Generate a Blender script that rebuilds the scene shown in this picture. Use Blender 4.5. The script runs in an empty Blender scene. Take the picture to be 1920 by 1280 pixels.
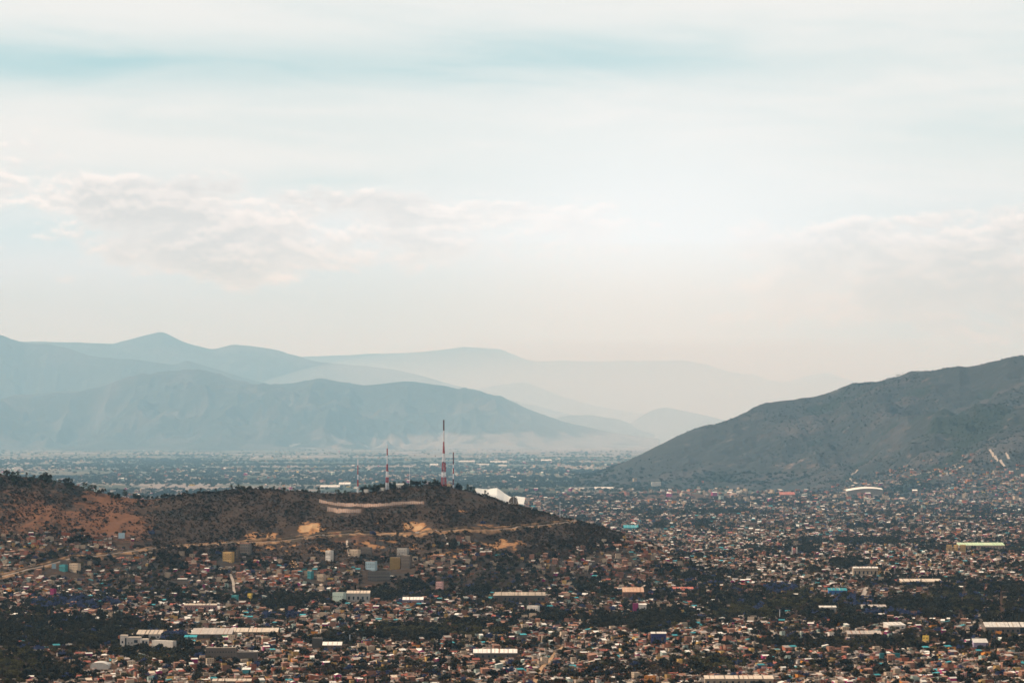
import bpy, math, random
import numpy as np
from mathutils import Vector

R = math.radians
rng = np.random.default_rng(7)
random.seed(7)
sc = bpy.context.scene
col = sc.collection

# ------------------------------------------------------------------ camera
CAM_Z = 390.0          # viewpoint height above the valley floor
FPX = 5000.0           # focal length in pixels of the 1920 wide photograph
HOR = 785.0            # photograph row of the true horizon
cam_d = bpy.data.cameras.new('camera')
cam_d.sensor_width = 36.0
cam_d.lens = 36.0 * FPX / 1920.0
cam_d.shift_y = (HOR - 640.0) / 1920.0
cam_d.clip_start = 10.0
cam_d.clip_end = 400000.0
cam = bpy.data.objects.new('camera', cam_d)
cam.location = (0, 0, CAM_Z)
cam.rotation_euler = (R(90), 0, 0)
col.objects.link(cam)
sc.camera = cam

# ------------------------------------------------------------------ sun, sky, exposure
SUN_AZ, SUN_EL = R(-86), R(48)       # azimuth from +Y towards +X
sun_d = bpy.data.lights.new('sun', 'SUN')
sun_d.energy = 4.5
sun_d.angle = R(0.53)
sun_d.color = (1.0, 0.88, 0.73)
sun = bpy.data.objects.new('sun', sun_d)
sv = Vector((math.sin(SUN_AZ) * math.cos(SUN_EL), math.cos(SUN_AZ) * math.cos(SUN_EL), math.sin(SUN_EL)))
sun.rotation_euler = sv.to_track_quat('Z', 'Y').to_euler()
col.objects.link(sun)

sc.view_settings.view_transform = 'Standard'
sc.view_settings.look = 'None'
sc.view_settings.gamma = 1.0
sc.view_settings.use_curve_mapping = False
sc.view_settings.exposure = 0.0
sc.render.film_transparent = False
cy = sc.cycles
cy.use_adaptive_sampling = False
cy.max_bounces = 4
cy.diffuse_bounces = 2
cy.glossy_bounces = 1
cy.transmission_bounces = 2
cy.transparent_max_bounces = 8
cy.volume_bounces = 1
cy.use_denoising = True
cy.denoiser = 'OPENIMAGEDENOISE'
cy.denoising_input_passes = 'RGB_ALBEDO_NORMAL'
cy.denoising_prefilter = 'ACCURATE'
cy.sample_clamp_indirect = 4.0
cy.filter_width = 1.6

HAZE_DENSITY = 0.95e-5
GLOW_MIST_DENSITY = 3.2e-5
HAZE_COLOR = (0.38, 0.74, 1.0)
HAZE_ANISO = 0.0


def build_world():
    w = bpy.data.worlds.new('World')
    sc.world = w
    w.use_nodes = True
    nt = w.node_tree
    nt.nodes.clear()
    N, L = nt.nodes, nt.links

    def link(a, b):
        if isinstance(a, (int, float)):
            b.default_value = a
        else:
            L.new(a, b)

    def m(op, a, b=0.0, c=0.0, clamp=False):
        n = N.new('ShaderNodeMath')
        n.operation = op
        n.use_clamp = clamp
        link(a, n.inputs[0]); link(b, n.inputs[1]); link(c, n.inputs[2])
        return n.outputs[0]

    def sstep(v, lo, hi):
        n = N.new('ShaderNodeMapRange')
        n.interpolation_type = 'SMOOTHSTEP'
        link(v, n.inputs[0])
        n.inputs[1].default_value = lo
        n.inputs[2].default_value = hi
        return n.outputs[0]

    def mix(f, a, b):
        n = N.new('ShaderNodeMix')
        n.data_type = 'RGBA'
        link(f, n.inputs[0])
        for s, v in ((n.inputs[6], a), (n.inputs[7], b)):
            if isinstance(v, tuple):
                s.default_value = (*v, 1)
            else:
                L.new(v, s)
        return n.outputs[2]

    tc = N.new('ShaderNodeTexCoord')
    sp = N.new('ShaderNodeSeparateXYZ')
    L.new(tc.outputs['Generated'], sp.inputs[0])
    x, y, z = sp.outputs
    hyp = m('SQRT', m('ADD', m('MULTIPLY', x, x), m('MULTIPLY', y, y)))
    az = m('ARCTAN2', x, y)                     # radians, 0 straight up the valley
    el = m('ARCTAN2', z, hyp)
    A = m('MULTIPLY', az, 57.29578)             # degrees
    E = m('MULTIPLY', el, 57.29578)

    def noise(sa, se, scale, detail, rough, off=0.0, de=0.0, skew=0.0, dist=0.0):
        cv = N.new('ShaderNodeCombineXYZ')
        link(m('MULTIPLY', m('ADD', A, off), sa), cv.inputs[0])
        link(m('MULTIPLY', m('ADD', m('ADD', E, de), m('MULTIPLY', A, skew)), se), cv.inputs[1])
        n = N.new('ShaderNodeTexNoise')
        n.noise_dimensions = '2D'
        n.inputs['Scale'].default_value = scale
        n.inputs['Detail'].default_value = detail
        n.inputs['Roughness'].default_value = rough
        n.inputs['Distortion'].default_value = dist
        L.new(cv.outputs[0], n.inputs['Vector'])
        return n.outputs[0]

    def blob(a0, e0, ra, re, skew=0.0):
        da = m('DIVIDE', m('SUBTRACT', A, a0), ra)
        de = m('DIVIDE', m('SUBTRACT', m('SUBTRACT', E, e0), m('MULTIPLY', m('SUBTRACT', A, a0), skew)), re)
        q = m('ADD', m('MULTIPLY', da, da), m('MULTIPLY', de, de))
        return m('EXPONENT', m('MULTIPLY', q, -1.0))

    def add(*v):
        r = v[0]
        for k in v[1:]:
            r = m('ADD', r, k)
        return r

    PX = 57.29578 / FPX
    def P(px, py, rx, ry, skew=0.0):             # a cloud bank's place in the sky, in degrees
        return blob((px - 960) * PX, (HOR - py) * PX, rx * PX, ry * PX, skew)

    sky = N.new('ShaderNodeTexSky')
    sky.sky_type = 'NISHITA'
    sky.sun_disc = False
    sky.sun_elevation = SUN_EL
    sky.sun_rotation = SUN_AZ
    sky.altitude = 1900
    sky.dust_density = 1.5
    hs = N.new('ShaderNodeVectorMath')
    hs.operation = 'SCALE'
    L.new(sky.outputs[0], hs.inputs[0])
    hs.inputs[3].default_value = 0.10
    base = hs.outputs[0]

    # high veil of thin cloud over the blue: denser towards the horizon
    wis = noise(0.16, 1.0, 0.62, 4, 0.52, 3.0, skew=0.03, dist=0.35)
    wis2 = noise(0.05, 0.6, 0.9, 3, 0.5, 11.0, skew=0.06)
    fine = noise(0.3, 2.0, 1.0, 5, 0.6, 21.0, skew=0.05, dist=0.5)
    wv = m('ADD', m('MULTIPLY', wis, 0.6), m('ADD', m('MULTIPLY', wis2, 0.35), m('MULTIPLY', fine, 0.22)))
    gap = add(m('MULTIPLY', P(280, 128, 760, 54), 0.98), m('MULTIPLY', P(760, 135, 420, 44), 0.55), m('MULTIPLY', P(1130, 95, 330, 40, -0.07), 0.5),
              m('MULTIPLY', P(150, 365, 420, 36), 0.34), m('MULTIPLY', P(1900, 235, 420, 40), 0.36), m('MULTIPLY', P(1750, 90, 420, 50), 0.25),
              m('MULTIPLY', P(250, 440, 420, 26), 0.22), m('MULTIPLY', P(620, 335, 300, 24), 0.24))
    veil = m('ADD', m('MULTIPLY', sstep(wv, 0.42, 0.70), 0.20), 0.80)
    veil = m('SUBTRACT', veil, m('MULTIPLY', gap, m('MULTIPLY_ADD', sstep(wv, 0.45, 0.70), -0.22, 0.66)), clamp=True)
    high = sstep(E, 9.0, 40.0)
    veil = m('MULTIPLY', veil, m('MULTIPLY_ADD', high, -0.72, 1.0))
    teal = mix(0.8, base, (0.46, 0.74, 0.76))
    teal = mix(sstep(E, 8.0, 45.0), teal, base)
    vcol = mix(sstep(E, 1.0, 6.0), (0.79, 0.915, 1.04), (0.90, 0.915, 0.90))
    c = mix(veil, teal, vcol)

    # heaped cloud banks low over the mountains
    def dens(de):
        n1 = noise(1.0, 2.3, 0.34, 9, 0.56, 5.3, de, dist=0.2)
        n2 = noise(1.0, 1.5, 1.5, 5, 0.6, 9.7, de)
        return m('ADD', m('MULTIPLY', n1, 0.82), m('MULTIPLY', n2, 0.18))
    d0 = dens(0.0)
    d1 = dens(0.13)
    banks = add(P(350, 375, 360, 44), m('MULTIPLY', P(370, 480, 480, 70), 1.0), m('MULTIPLY', P(880, 392, 270, 34), 0.85),
                m('MULTIPLY', P(40, 310, 230, 70), 0.85), m('MULTIPLY', P(900, 470, 460, 60), 0.62),
                m('MULTIPLY', P(1620, 480, 290, 80), 1.2), m('MULTIPLY', P(1890, 480, 200, 110), 1.35), m('MULTIPLY', P(1880, 600, 230, 80), 1.0),
                m('MULTIPLY', P(1500, 560, 300, 50), 0.5))
    low = m('MULTIPLY', sstep(E, -1.0, 2.0), m('SUBTRACT', 1.0, sstep(E, 6.0, 14.0)))
    outside = m('MULTIPLY', sstep(m('ABSOLUTE', A), 13.0, 20.0), 0.6)
    banks = m('MULTIPLY', m('ADD', banks, outside), low, clamp=True)
    thr = m('MULTIPLY_ADD', banks, -0.40, 0.72)
    cd = m('SUBTRACT', d0, thr)
    cmask = sstep(cd, -0.02, 0.14)
    rim = sstep(m('SUBTRACT', d0, d1), -0.03, 0.09)
    edge = m('MULTIPLY', rim, m('SUBTRACT', 1.0, m('MULTIPLY', sstep(cd, 0.05, 0.22), 0.55)))
    body = mix(sstep(cd, 0.02, 0.25), (0.90, 0.89, 0.88), (0.73, 0.745, 0.75))
    ccol = mix(edge, body, (1.12, 1.05, 1.01))
    c = mix(m('MULTIPLY', cmask, 0.88), c, ccol)

    # milky, brighter air where the thin cloud glows, greyer bank to the right
    glow = P(1230, 500, 430, 260)
    c = mix(m('MULTIPLY', glow, 0.75), c, (1.03, 1.09, 1.14))
    grey = add(P(1980, 620, 420, 140), m('MULTIPLY', P(-150, 600, 520, 90), 0.45))
    c = mix(m('MULTIPLY', grey, 0.5), c, (0.60, 0.61, 0.615))
    bg = N.new('ShaderNodeBackground')
    L.new(c, bg.inputs[0])
    bg.inputs[1].default_value = 0.99
    out = N.new('ShaderNodeOutputWorld')
    L.new(bg.outputs[0], out.inputs[0])
    w.cycles.sampling_method = 'MANUAL'
    w.cycles.sample_map_resolution = 512


build_world()

# ------------------------------------------------------------------ helpers: noise, terrain
_lat = np.random.default_rng(3).random((512, 512)) * 2 - 1


def vnoise(x, y):
    x = np.asarray(x, float); y = np.asarray(y, float)
    xi = np.floor(x).astype(int); yi = np.floor(y).astype(int)
    fx = x - xi; fy = y - yi
    fx = fx * fx * fx * (fx * (fx * 6 - 15) + 10); fy = fy * fy * fy * (fy * (fy * 6 - 15) + 10)
    a = _lat[xi & 511, yi & 511]; b = _lat[(xi + 1) & 511, yi & 511]
    c = _lat[xi & 511, (yi + 1) & 511]; d = _lat[(xi + 1) & 511, (yi + 1) & 511]
    return (a * (1 - fx) + b * fx) * (1 - fy) + (c * (1 - fx) + d * fx) * fy


def fbm(x, y, oct=4, gain=0.5):
    r = 0; a = 1.0; t = 0
    for k in range(oct):
        r = r + a * vnoise(x * 2 ** k + 17.3 * k, y * 2 ** k + 9.1 * k); t += a; a *= gain
    return r / t


def ridged(x, y, oct=4):
    r = 0; a = 1.0; t = 0
    for k in range(oct):
        r = r + a * (1 - np.abs(vnoise(x * 2 ** k + 31.7 * k, y * 2 ** k + 5.9 * k)) * 2); t += a; a *= 0.5
    return r / t


def plain(x, y):
    return -0.0035 * np.maximum(np.asarray(y) - 8000.0, 0) + 5.0 * fbm(x / 1400.0, y / 1400.0, 2) * np.clip((np.asarray(y) - 2000) / 2000, 0, 1) * np.clip(1.6 - np.asarray(y) / 30000, 0.2, 1)


def smooth(t):
    t = np.clip(t, 0, 1)
    return t * t * (3 - 2 * t)


class Hill:
    """A hill as a height field over the plain: crest line given by bearings, distances and heights."""
    def __init__(s, crest, base, back, rough, wl, power=1.0, lobes=0.0):
        s.px = np.array([c[0] for c in crest], float)
        s.py = np.array([c[1] for c in crest], float)
        s.yc = np.array([c[2] for c in crest], float)
        s.hc = CAM_Z + s.yc * (HOR - s.py) / FPX
        s.bx = np.array([b[0] for b in base], float)
        s.by = np.array([b[1] for b in base], float)
        s.back, s.rough, s.wl, s.power, s.lobes = back, rough, wl, power, lobes
        # crest line: softened corners with a ragged edge, and a broad version for the slopes below
        s.gx = np.arange(s.px[0], s.px[-1] + 2, 2.0)
        g = np.interp(s.gx, s.px, s.hc)
        ex = 1.1 * fbm(s.gx / 16.0 + s.px[0], s.gx * 0 + s.yc[0] / 977.0, 4) * np.mean(s.yc) / FPX

        def gauss(v, sig):
            k_ = np.exp(-.5 * (np.arange(-3 * sig, 3 * sig + 1) / sig) ** 2)
            return np.convolve(np.pad(v, 3 * sig, 'edge'), k_ / k_.sum(), 'valid')
        s.g1 = gauss(g, 3) + ex
        s.g2 = gauss(g, 16)

    def cols(s, px):
        yc = np.interp(px, s.px, s.yc)
        yb = np.interp(px, s.bx, s.by)
        hc = np.interp(px, s.gx, s.g1)
        ends = smooth((px - s.px[0]) / 60.0) * smooth((s.px[-1] - px) / 60.0)
        return yb, yc, np.maximum(hc, 0) * ends

    def height(s, x, y):
        px = 960 + FPX * x / np.maximum(y, 1.0)
        yb, yc, hc = s.cols(px)
        t = (y - yb) / (yc - yb)
        lob = s.lobes * fbm(x / (s.wl * 1.9) + 7.7, y / (s.wl * 4) + 1.3, 2) * np.sin(np.clip(t, 0, 1) * math.pi)
        hb = np.interp(px, s.gx, s.g2)
        tf = np.clip(t + lob, 0, 1)
        hc = np.where(hc > .5, np.maximum(hb + (hc - hb) * np.clip(t, 0, 1) ** 5, .6) * (hc > .5), hc)
        f = np.where(tf < 1, tf ** s.power, 1)
        f = f * 0.82 + smooth(tf) * 0.18
        tb = np.clip((y - yc) / s.back, 0, 1)
        h = hc * np.where(t <= 1, f, 1 - smooth(tb))
        w = 4 * np.clip(f, 0, 1) * (1 - np.clip(f, 0, 1)) + 0.10
        w = np.where(t > 1, 0.3, w) * (t > -0.02) * (tb < 1)
        n = (ridged(x / s.wl, y / (s.wl * 2.2), 5) - 0.35) + 0.25 * fbm(x / s.wl * 6, y / s.wl * 6, 3)
        g0 = plain(x, y)
        h = h + g0 * (1 - np.clip(f, 0, 1)) * (t <= 1) + g0 * np.where(t > 1, smooth(tb), 0) + s.rough * w * n * np.minimum(hc / (np.max(s.hc) + 1e-6) * 1.4, 1)
        return np.where((t < -0.02) | (tb >= 1) | (hc < 0.5), -900.0, h - 1.0)


FORTIN = Hill([(-420, 850, 7000), (-250, 868, 7000), (0, 888, 7000), (60, 895, 7000), (120, 905, 7000), (200, 925, 7000), (265, 936, 7000), (330, 930, 7000),
               (400, 924, 7000), (460, 914, 7000), (540, 919, 7000), (620, 923, 7000), (700, 919, 7000), (760, 909, 7000), (830, 909, 7000), (880, 920, 6990),
               (930, 936, 6970), (985, 951, 6940), (1050, 968, 6900), (1110, 982, 6860), (1180, 1006, 6820), (1280, 1055, 6780), (1340, 1070, 6760)],
              [(-420, 6094), (400, 6050), (900, 6094), (1110, 6250), (1280, 6480), (1340, 6550)], 520, 26, 330, 1.05, 0.10)
RIGHT = Hill([(1040, 900, 17800), (1120, 888, 17900), (1200, 853, 18200), (1290, 808, 18400), (1345, 795, 18400), (1400, 771, 18500), (1422, 757, 18500), (1470, 749, 18500), (1540, 739, 18500),
              (1600, 717, 18400), (1650, 715, 18300), (1690, 706, 18200), (1740, 695, 18000), (1800, 684, 17800), (1818, 687, 17800), (1860, 676, 17700), (1895, 670, 17600),
              (1930, 673, 17500), (2050, 655, 17400), (2250, 690, 17300), (2500, 760, 17300)],
             [(1040, 16600), (1200, 16300), (1450, 15600), (1600, 14500), (1750, 12900), (1900, 12300), (2500, 12000)], 3000, 175, 980, 1.25, 0.18)
LEFT = Hill([(-420, 790, 49500), (-200, 770, 49500), (0, 752, 49500), (60, 742, 49500), (110, 733, 49500), (140, 735, 49500), (190, 722, 49500), (240, 706, 49500), (290, 703, 49500), (330, 700, 49500), (370, 697, 49500),
             (410, 706, 49500), (470, 721, 49500), (500, 724, 49500), (560, 718, 49500), (605, 712, 49500), (680, 722, 49500), (720, 716, 49500), (770, 711, 49500), (830, 720, 49500), (900, 738, 49700),
             (980, 764, 50000), (1030, 782, 50400), (1080, 797, 50900), (1150, 812, 51500), (1260, 825, 52500)],
            [(-420, 43500), (300, 43500), (700, 44000), (1000, 46000), (1260, 49500)], 6500, 560, 2000, 1.45, 0.22)
FAR = [
    ('mountain_ridge', Hill([(-500, 610, 59000), (-150, 598, 59000), (0, 626, 59000), (40, 640, 59000), (90, 643, 59000), (130, 650, 59000), (170, 665, 59000), (210, 672, 59000), (260, 676, 59000), (330, 684, 59000),
             (350, 674, 59000), (380, 684, 59000), (430, 700, 59000), (480, 715, 59000), (560, 735, 59000), (700, 790, 59000)], [(-500, 53000), (700, 53500)], 8000, 520, 2500, 1.2, 0.2)),
    ('mountain_range', Hill([(-500, 655, 70000), (-100, 640, 70000), (40, 638, 70000), (150, 640, 70000), (215, 645, 70000), (260, 632, 70000), (305, 621, 70000), (345, 640, 70000), (370, 648, 70000), (400, 656, 70000),
             (435, 645, 70000), (480, 650, 70000), (520, 658, 70000), (560, 668, 70000), (600, 680, 70000), (680, 683, 70000), (740, 690, 70000), (800, 705, 70000), (900, 735, 70000), (1000, 760, 70000), (1150, 795, 70000)],
             [(-500, 62500), (1150, 64500)], 9000, 520, 3000, 1.2, 0.2)),
    ('distant_hill', Hill([(1120, 802, 67000), (1180, 795, 67000), (1215, 772, 67000), (1245, 762, 67000), (1290, 772, 67000), (1330, 780, 67000), (1420, 802, 67000)], [(1120, 65000), (1420, 65000)], 3000, 110, 1100, 1.1, 0.1)),
    ('low_mound', Hill([(990, 800, 60500), (1030, 786, 60500), (1060, 779, 60500), (1110, 778, 60500), (1160, 786, 60500), (1230, 805, 60500)], [(990, 58600), (1230, 58600)], 3000, 70, 1100, 1.0, 0.1)),
    ('middle_ridge', Hill([(700, 760, 83000), (850, 735, 83000), (900, 728, 83000), (950, 720, 83000), (985, 716, 83000), (1020, 730, 83000), (1060, 745, 83000), (1120, 762, 83000), (1180, 772, 83000), (1240, 780, 83000), (1340, 800, 83000)],
             [(700, 76500), (1340, 104000)], 6000, 300, 2300, 1.1, 0.15)),
    ('far_mountain_range', Hill([(200, 700, 104000), (400, 680, 104000), (560, 669, 104000), (600, 667, 104000), (700, 663, 104000), (780, 660, 104000), (830, 655, 104000), (870, 650, 104000), (940, 655, 104000), (970, 668, 104000), (1000, 678, 104000),
             (1060, 675, 104000), (1130, 677, 104000), (1280, 675, 104000), (1330, 684, 104000), (1370, 697, 104000), (1420, 702, 104000), (1445, 713, 104000), (1520, 722, 104000), (1620, 745, 104000), (1760, 790, 104000)],
             [(200, 93000), (1760, 95000)], 9000, 420, 3000, 1.1, 0.2)),
    ('far_peak', Hill([(1380, 740, 112000), (1440, 722, 112000), (1480, 714, 112000), (1520, 703, 112000), (1550, 698, 112000), (1590, 712, 112000), (1640, 722, 112000), (1800, 740, 112000), (2100, 720, 112000), (2400, 740, 112000)], [(1380, 104000), (2400, 104000)], 8000, 300, 3000, 1.1, 0.15)),
]


def H(x, y):
    return np.maximum(plain(x, y), np.maximum(FORTIN.height(x, y), RIGHT.height(x, y)))


def Hfar(x, y):
    return np.maximum(H(x, y), LEFT.height(x, y))


def project(x, y, z):
    return 960 + FPX * x / y, HOR - FPX * (z - CAM_Z) / y


_YS = np.concatenate([np.geomspace(3000, 20000, 1500), np.geomspace(20050, 90000, 600)])


def G(px, py):
    """Where the line of sight to a spot of the photograph meets the terrain."""
    xs = _YS * (px - 960) / FPX
    zr = CAM_Z + _YS * (HOR - py) / FPX
    d = Hfar(xs, _YS) - zr
    k = int(np.argmax(d > 0))
    if k == 0:
        k = len(_YS) - 1
    a, b = d[k - 1], d[k]
    f = -a / (b - a) if b != a else 0
    Y = _YS[k - 1] + f * (_YS[k] - _YS[k - 1])
    X = Y * (px - 960) / FPX
    return X, Y, float(Hfar(np.array([X]), np.array([Y]))[0])


# ------------------------------------------------------------------ materials
MATS = {}


def mat(name, color, rough=0.85, var=0.12, scale=0.35, rand=0.0, spec=0.3, bump=0.0, metallic=0.0):
    """Plain surface with grain: two noises vary the colour, object random shifts instances."""
    if name in MATS:
        return MATS[name]
    m = bpy.data.materials.new(name)
    m.use_nodes = True
    nt = m.node_tree
    b = nt.nodes['Principled BSDF']
    b.inputs['Roughness'].default_value = rough
    b.inputs['Metallic'].default_value = metallic
    b.inputs['Specular IOR Level'].default_value = spec
    tc = nt.nodes.new('ShaderNodeTexCoord')
    n = nt.nodes.new('ShaderNodeTexNoise')
    n.inputs['Scale'].default_value = scale
    n.inputs['Detail'].default_value = 5
    nt.links.new(tc.outputs['Object'], n.inputs['Vector'])
    val = nt.nodes.new('ShaderNodeMath'); val.operation = 'MULTIPLY_ADD'
    nt.links.new(n.outputs[0], val.inputs[0])
    val.inputs[1].default_value = var * 4
    val.inputs[2].default_value = 1 - var * 2
    fac = val.outputs[0]
    if rand:
        oi = nt.nodes.new('ShaderNodeObjectInfo')
        r2 = nt.nodes.new('ShaderNodeMath'); r2.operation = 'MULTIPLY_ADD'
        nt.links.new(oi.outputs['Random'], r2.inputs[0])
        r2.inputs[1].default_value = rand * 2
        r2.inputs[2].default_value = 1 - rand
        m2 = nt.nodes.new('ShaderNodeMath'); m2.operation = 'MULTIPLY'
        nt.links.new(fac, m2.inputs[0]); nt.links.new(r2.outputs[0], m2.inputs[1])
        fac = m2.outputs[0]
    sc_ = nt.nodes.new('ShaderNodeVectorMath'); sc_.operation = 'SCALE'
    sc_.inputs[0].default_value = color
    nt.links.new(fac, sc_.inputs[3])
    nt.links.new(sc_.outputs[0], b.inputs['Base Color'])
    if bump:
        bp = nt.nodes.new('ShaderNodeBump')
        bp.inputs['Strength'].default_value = bump
        bp.inputs['Distance'].default_value = 0.3
        nt.links.new(n.outputs[0], bp.inputs['Height'])
        nt.links.new(bp.outputs[0], b.inputs['Normal'])
    MATS[name] = m
    return m


def leaf_mat(name, color, rand=0.3):
    if name in MATS:
        return MATS[name]
    m = mat(name, color, 0.75, 0.22, 0.5, rand, 0.2)
    b = m.node_tree.nodes['Principled BSDF']
    return m


WALLS = {
    'white': (0.60, 0.51, 0.42), 'cream': (0.46, 0.33, 0.22), 'grey': (0.145, 0.110, 0.085), 'bare concrete': (0.21, 0.15, 0.108),
    'brick': (0.27, 0.125, 0.075), 'terracotta': (0.44, 0.19, 0.12), 'pink': (0.50, 0.27, 0.23), 'magenta': (0.33, 0.035, 0.12),
    'teal': (0.06, 0.24, 0.24), 'orange': (0.60, 0.22, 0.04), 'yellow': (0.65, 0.42, 0.08), 'blue': (0.07, 0.16, 0.36),
    'pale blue': (0.36, 0.44, 0.45), 'ochre': (0.46, 0.27, 0.09), 'lime': (0.62, 0.74, 0.36), 'green': (0.05, 0.28, 0.15),
    'indigo': (0.05, 0.045, 0.14), 'sage': (0.34, 0.38, 0.31), 'mauve': (0.34, 0.26, 0.33), 'rust': (0.33, 0.11, 0.06),
}
ROOFS = {
    'white': (0.78, 0.67, 0.54), 'cream': (0.56, 0.42, 0.29), 'pale grey': (0.39, 0.305, 0.235), 'grey': (0.165, 0.125, 0.096),
    'red tile': (0.38, 0.10, 0.06), 'rusty': (0.30, 0.14, 0.08), 'dark': (0.09, 0.085, 0.085), 'teal': (0.04, 0.26, 0.27),
    'yellow': (0.68, 0.45, 0.08), 'green': (0.10, 0.40, 0.20), 'lime': (0.46, 0.54, 0.30), 'peach': (0.56, 0.32, 0.19), 'orange': (0.62, 0.22, 0.04), 'blue': (0.06, 0.18, 0.36), 'pink': (0.62, 0.36, 0.33),
}


def wmat(n): return mat('wall_paint_' + n.replace(' ', '_'), WALLS[n], 0.9, 0.16, 0.3, 0.3)
def rmat(n): return mat('roof_sheet_' + n.replace(' ', '_'), ROOFS[n], 0.6 if n in ('white', 'cream', 'pale grey') else 0.8, 0.22, 0.16, 0.25)


GLASS = mat('window_glass', (0.03, 0.035, 0.04), 0.25, 0.05, 0.5, 0.0, 0.5)
DOOR = mat('door_paint', (0.12, 0.07, 0.05), 0.6)
TANK_K = mat('tank_black', (0.03, 0.03, 0.03), 0.5)
TANK_C = mat('tank_cream', (0.62, 0.55, 0.42), 0.5)
STEEL_R = mat('mast_red', (0.36, 0.045, 0.05), 0.6)
STEEL_W = mat('mast_white', (0.72, 0.70, 0.70), 0.6)
STEEL_D = mat('mast_dark', (0.14, 0.06, 0.07), 0.6)
BARK = mat('bark', (0.09, 0.065, 0.05), 0.95, 0.2, 1.0)
LEAF = {
    'broadleaf': leaf_mat('leaf_dark_green', (0.029, 0.022, 0.009), 0.6),
    'olive': leaf_mat('leaf_olive', (0.072, 0.056, 0.018), 0.4),
    'jacaranda': leaf_mat('leaf_jacaranda', (0.050, 0.058, 0.125), 0.3),
    'dry': leaf_mat('leaf_dry_brown', (0.066, 0.038, 0.020), 0.4),
    'cypress': leaf_mat('leaf_cypress', (0.016, 0.017, 0.010), 0.3),
    'pine': leaf_mat('leaf_pine', (0.036, 0.040, 0.022), 0.4),
    'scrub': leaf_mat('leaf_scrub', (0.058, 0.037, 0.022), 0.6),
    'far': leaf_mat('leaf_far_green', (0.026, 0.034, 0.020), 0.5),
}


# ------------------------------------------------------------------ mesh helpers
class MB:
    def __init__(s):
        s.v, s.f, s.m = [], [], []

    def face(s, pts, mi=0):
        k = len(s.v); s.v.extend(pts); s.f.append(tuple(range(k, k + len(pts)))); s.m.append(mi)

    def hexa(s, p, mi=0, bottom=True):
        k = len(s.v); s.v.extend(p)
        q = [(4, 5, 6, 7), (0, 1, 5, 4), (1, 2, 6, 5), (2, 3, 7, 6), (3, 0, 4, 7)]
        if bottom: q.append((3, 2, 1, 0))
        for f in q:
            s.f.append(tuple(k + i for i in f)); s.m.append(mi)

    def box(s, x0, x1, y0, y1, z0, z1, mi=0, bottom=True):
        s.hexa([(x0, y0, z0), (x1, y0, z0), (x1, y1, z0), (x0, y1, z0), (x0, y0, z1), (x1, y0, z1), (x1, y1, z1), (x0, y1, z1)], mi, bottom)

    def cyl(s, cx, cy, z0, z1, r0, r1=None, n=8, mi=0):
        r1 = r0 if r1 is None else r1
        k = len(s.v)
        for z, r in ((z0, r0), (z1, r1)):
            s.v.extend((cx + r * math.cos(2 * math.pi * i / n), cy + r * math.sin(2 * math.pi * i / n), z) for i in range(n))
        for i in range(n):
            j = (i + 1) % n
            s.f.append((k + i, k + j, k + n + j, k + n + i)); s.m.append(mi)
        s.f.append(tuple(k + n + i for i in range(n))); s.m.append(mi)

    def bar(s, a, b, r0, r1=None, n=4, mi=0):
        a = Vector(a); b = Vector(b); r1 = r0 if r1 is None else r1
        d = (b - a).normalized()
        u = d.orthogonal().normalized(); w = d.cross(u)
        k = len(s.v)
        for p, r in ((a, r0), (b, r1)):
            for i in range(n):
                t = 2 * math.pi * i / n
                s.v.append(tuple(p + (u * math.cos(t) + w * math.sin(t)) * r))
        for i in range(n):
            j = (i + 1) % n
            s.f.append((k + i, k + j, k + n + j, k + n + i)); s.m.append(mi)
        s.f.append(tuple(k + n + i for i in range(n))); s.m.append(mi)
        s.f.append(tuple(k + n - 1 - i for i in range(n))); s.m.append(mi)

    def mesh(s, name, mats):
        me = bpy.data.meshes.new(name)
        me.from_pydata(s.v, [], s.f)
        for m in (mats if isinstance(mats, (list, tuple)) else [mats]):
            me.materials.append(m)
        if any(s.m):
            me.polygons.foreach_set('material_index', s.m)
        return me

    def build(s, name, mats, parent=None):
        return link_obj(name, s.mesh(name, mats), parent)


def link_obj(name, me, parent=None):
    o = bpy.data.objects.new(name, me)
    col.objects.link(o)
    if parent is not None:
        o.parent = parent
    return o


def tag(o, label=None, cat=None, group=None, kind=None):
    if label: o['label'] = label
    if cat: o['category'] = cat
    if group: o['group'] = group
    if kind: o['kind'] = kind
    return o


def root(name, loc, rz, label, cat, group=None):
    o = link_obj(name, None)
    o.location = loc
    o.rotation_euler = (0, 0, rz)
    o.empty_display_size = 1.0
    return tag(o, label, cat, group)


def grid_mesh(name, X, Y, Z, material, attrs=None, smooth_=True):
    r, c = X.shape
    me = bpy.data.meshes.new(name)
    nv = r * c
    me.vertices.add(nv)
    me.vertices.foreach_set('co', np.stack([X, Y, Z], -1).astype(np.float32).ravel())
    i = np.arange(nv).reshape(r, c)
    q = np.stack([i[:-1, :-1], i[:-1, 1:], i[1:, 1:], i[1:, :-1]], -1).reshape(-1, 4)
    me.loops.add(q.size)
    me.loops.foreach_set('vertex_index', q.ravel().astype(np.int32))
    me.polygons.add(len(q))
    me.polygons.foreach_set('loop_start', (np.arange(len(q)) * 4).astype(np.int32))
    me.polygons.foreach_set('loop_total', np.full(len(q), 4, np.int32))
    me.update(calc_edges=True)
    if smooth_:
        me.polygons.foreach_set('use_smooth', np.ones(len(q), bool))
    for k, v in (attrs or {}).items():
        a = me.attributes.new(k, 'FLOAT', 'POINT')
        a.data.foreach_set('value', v.astype(np.float32).ravel())
    me.materials.append(material)
    return link_obj(name, me)


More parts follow.
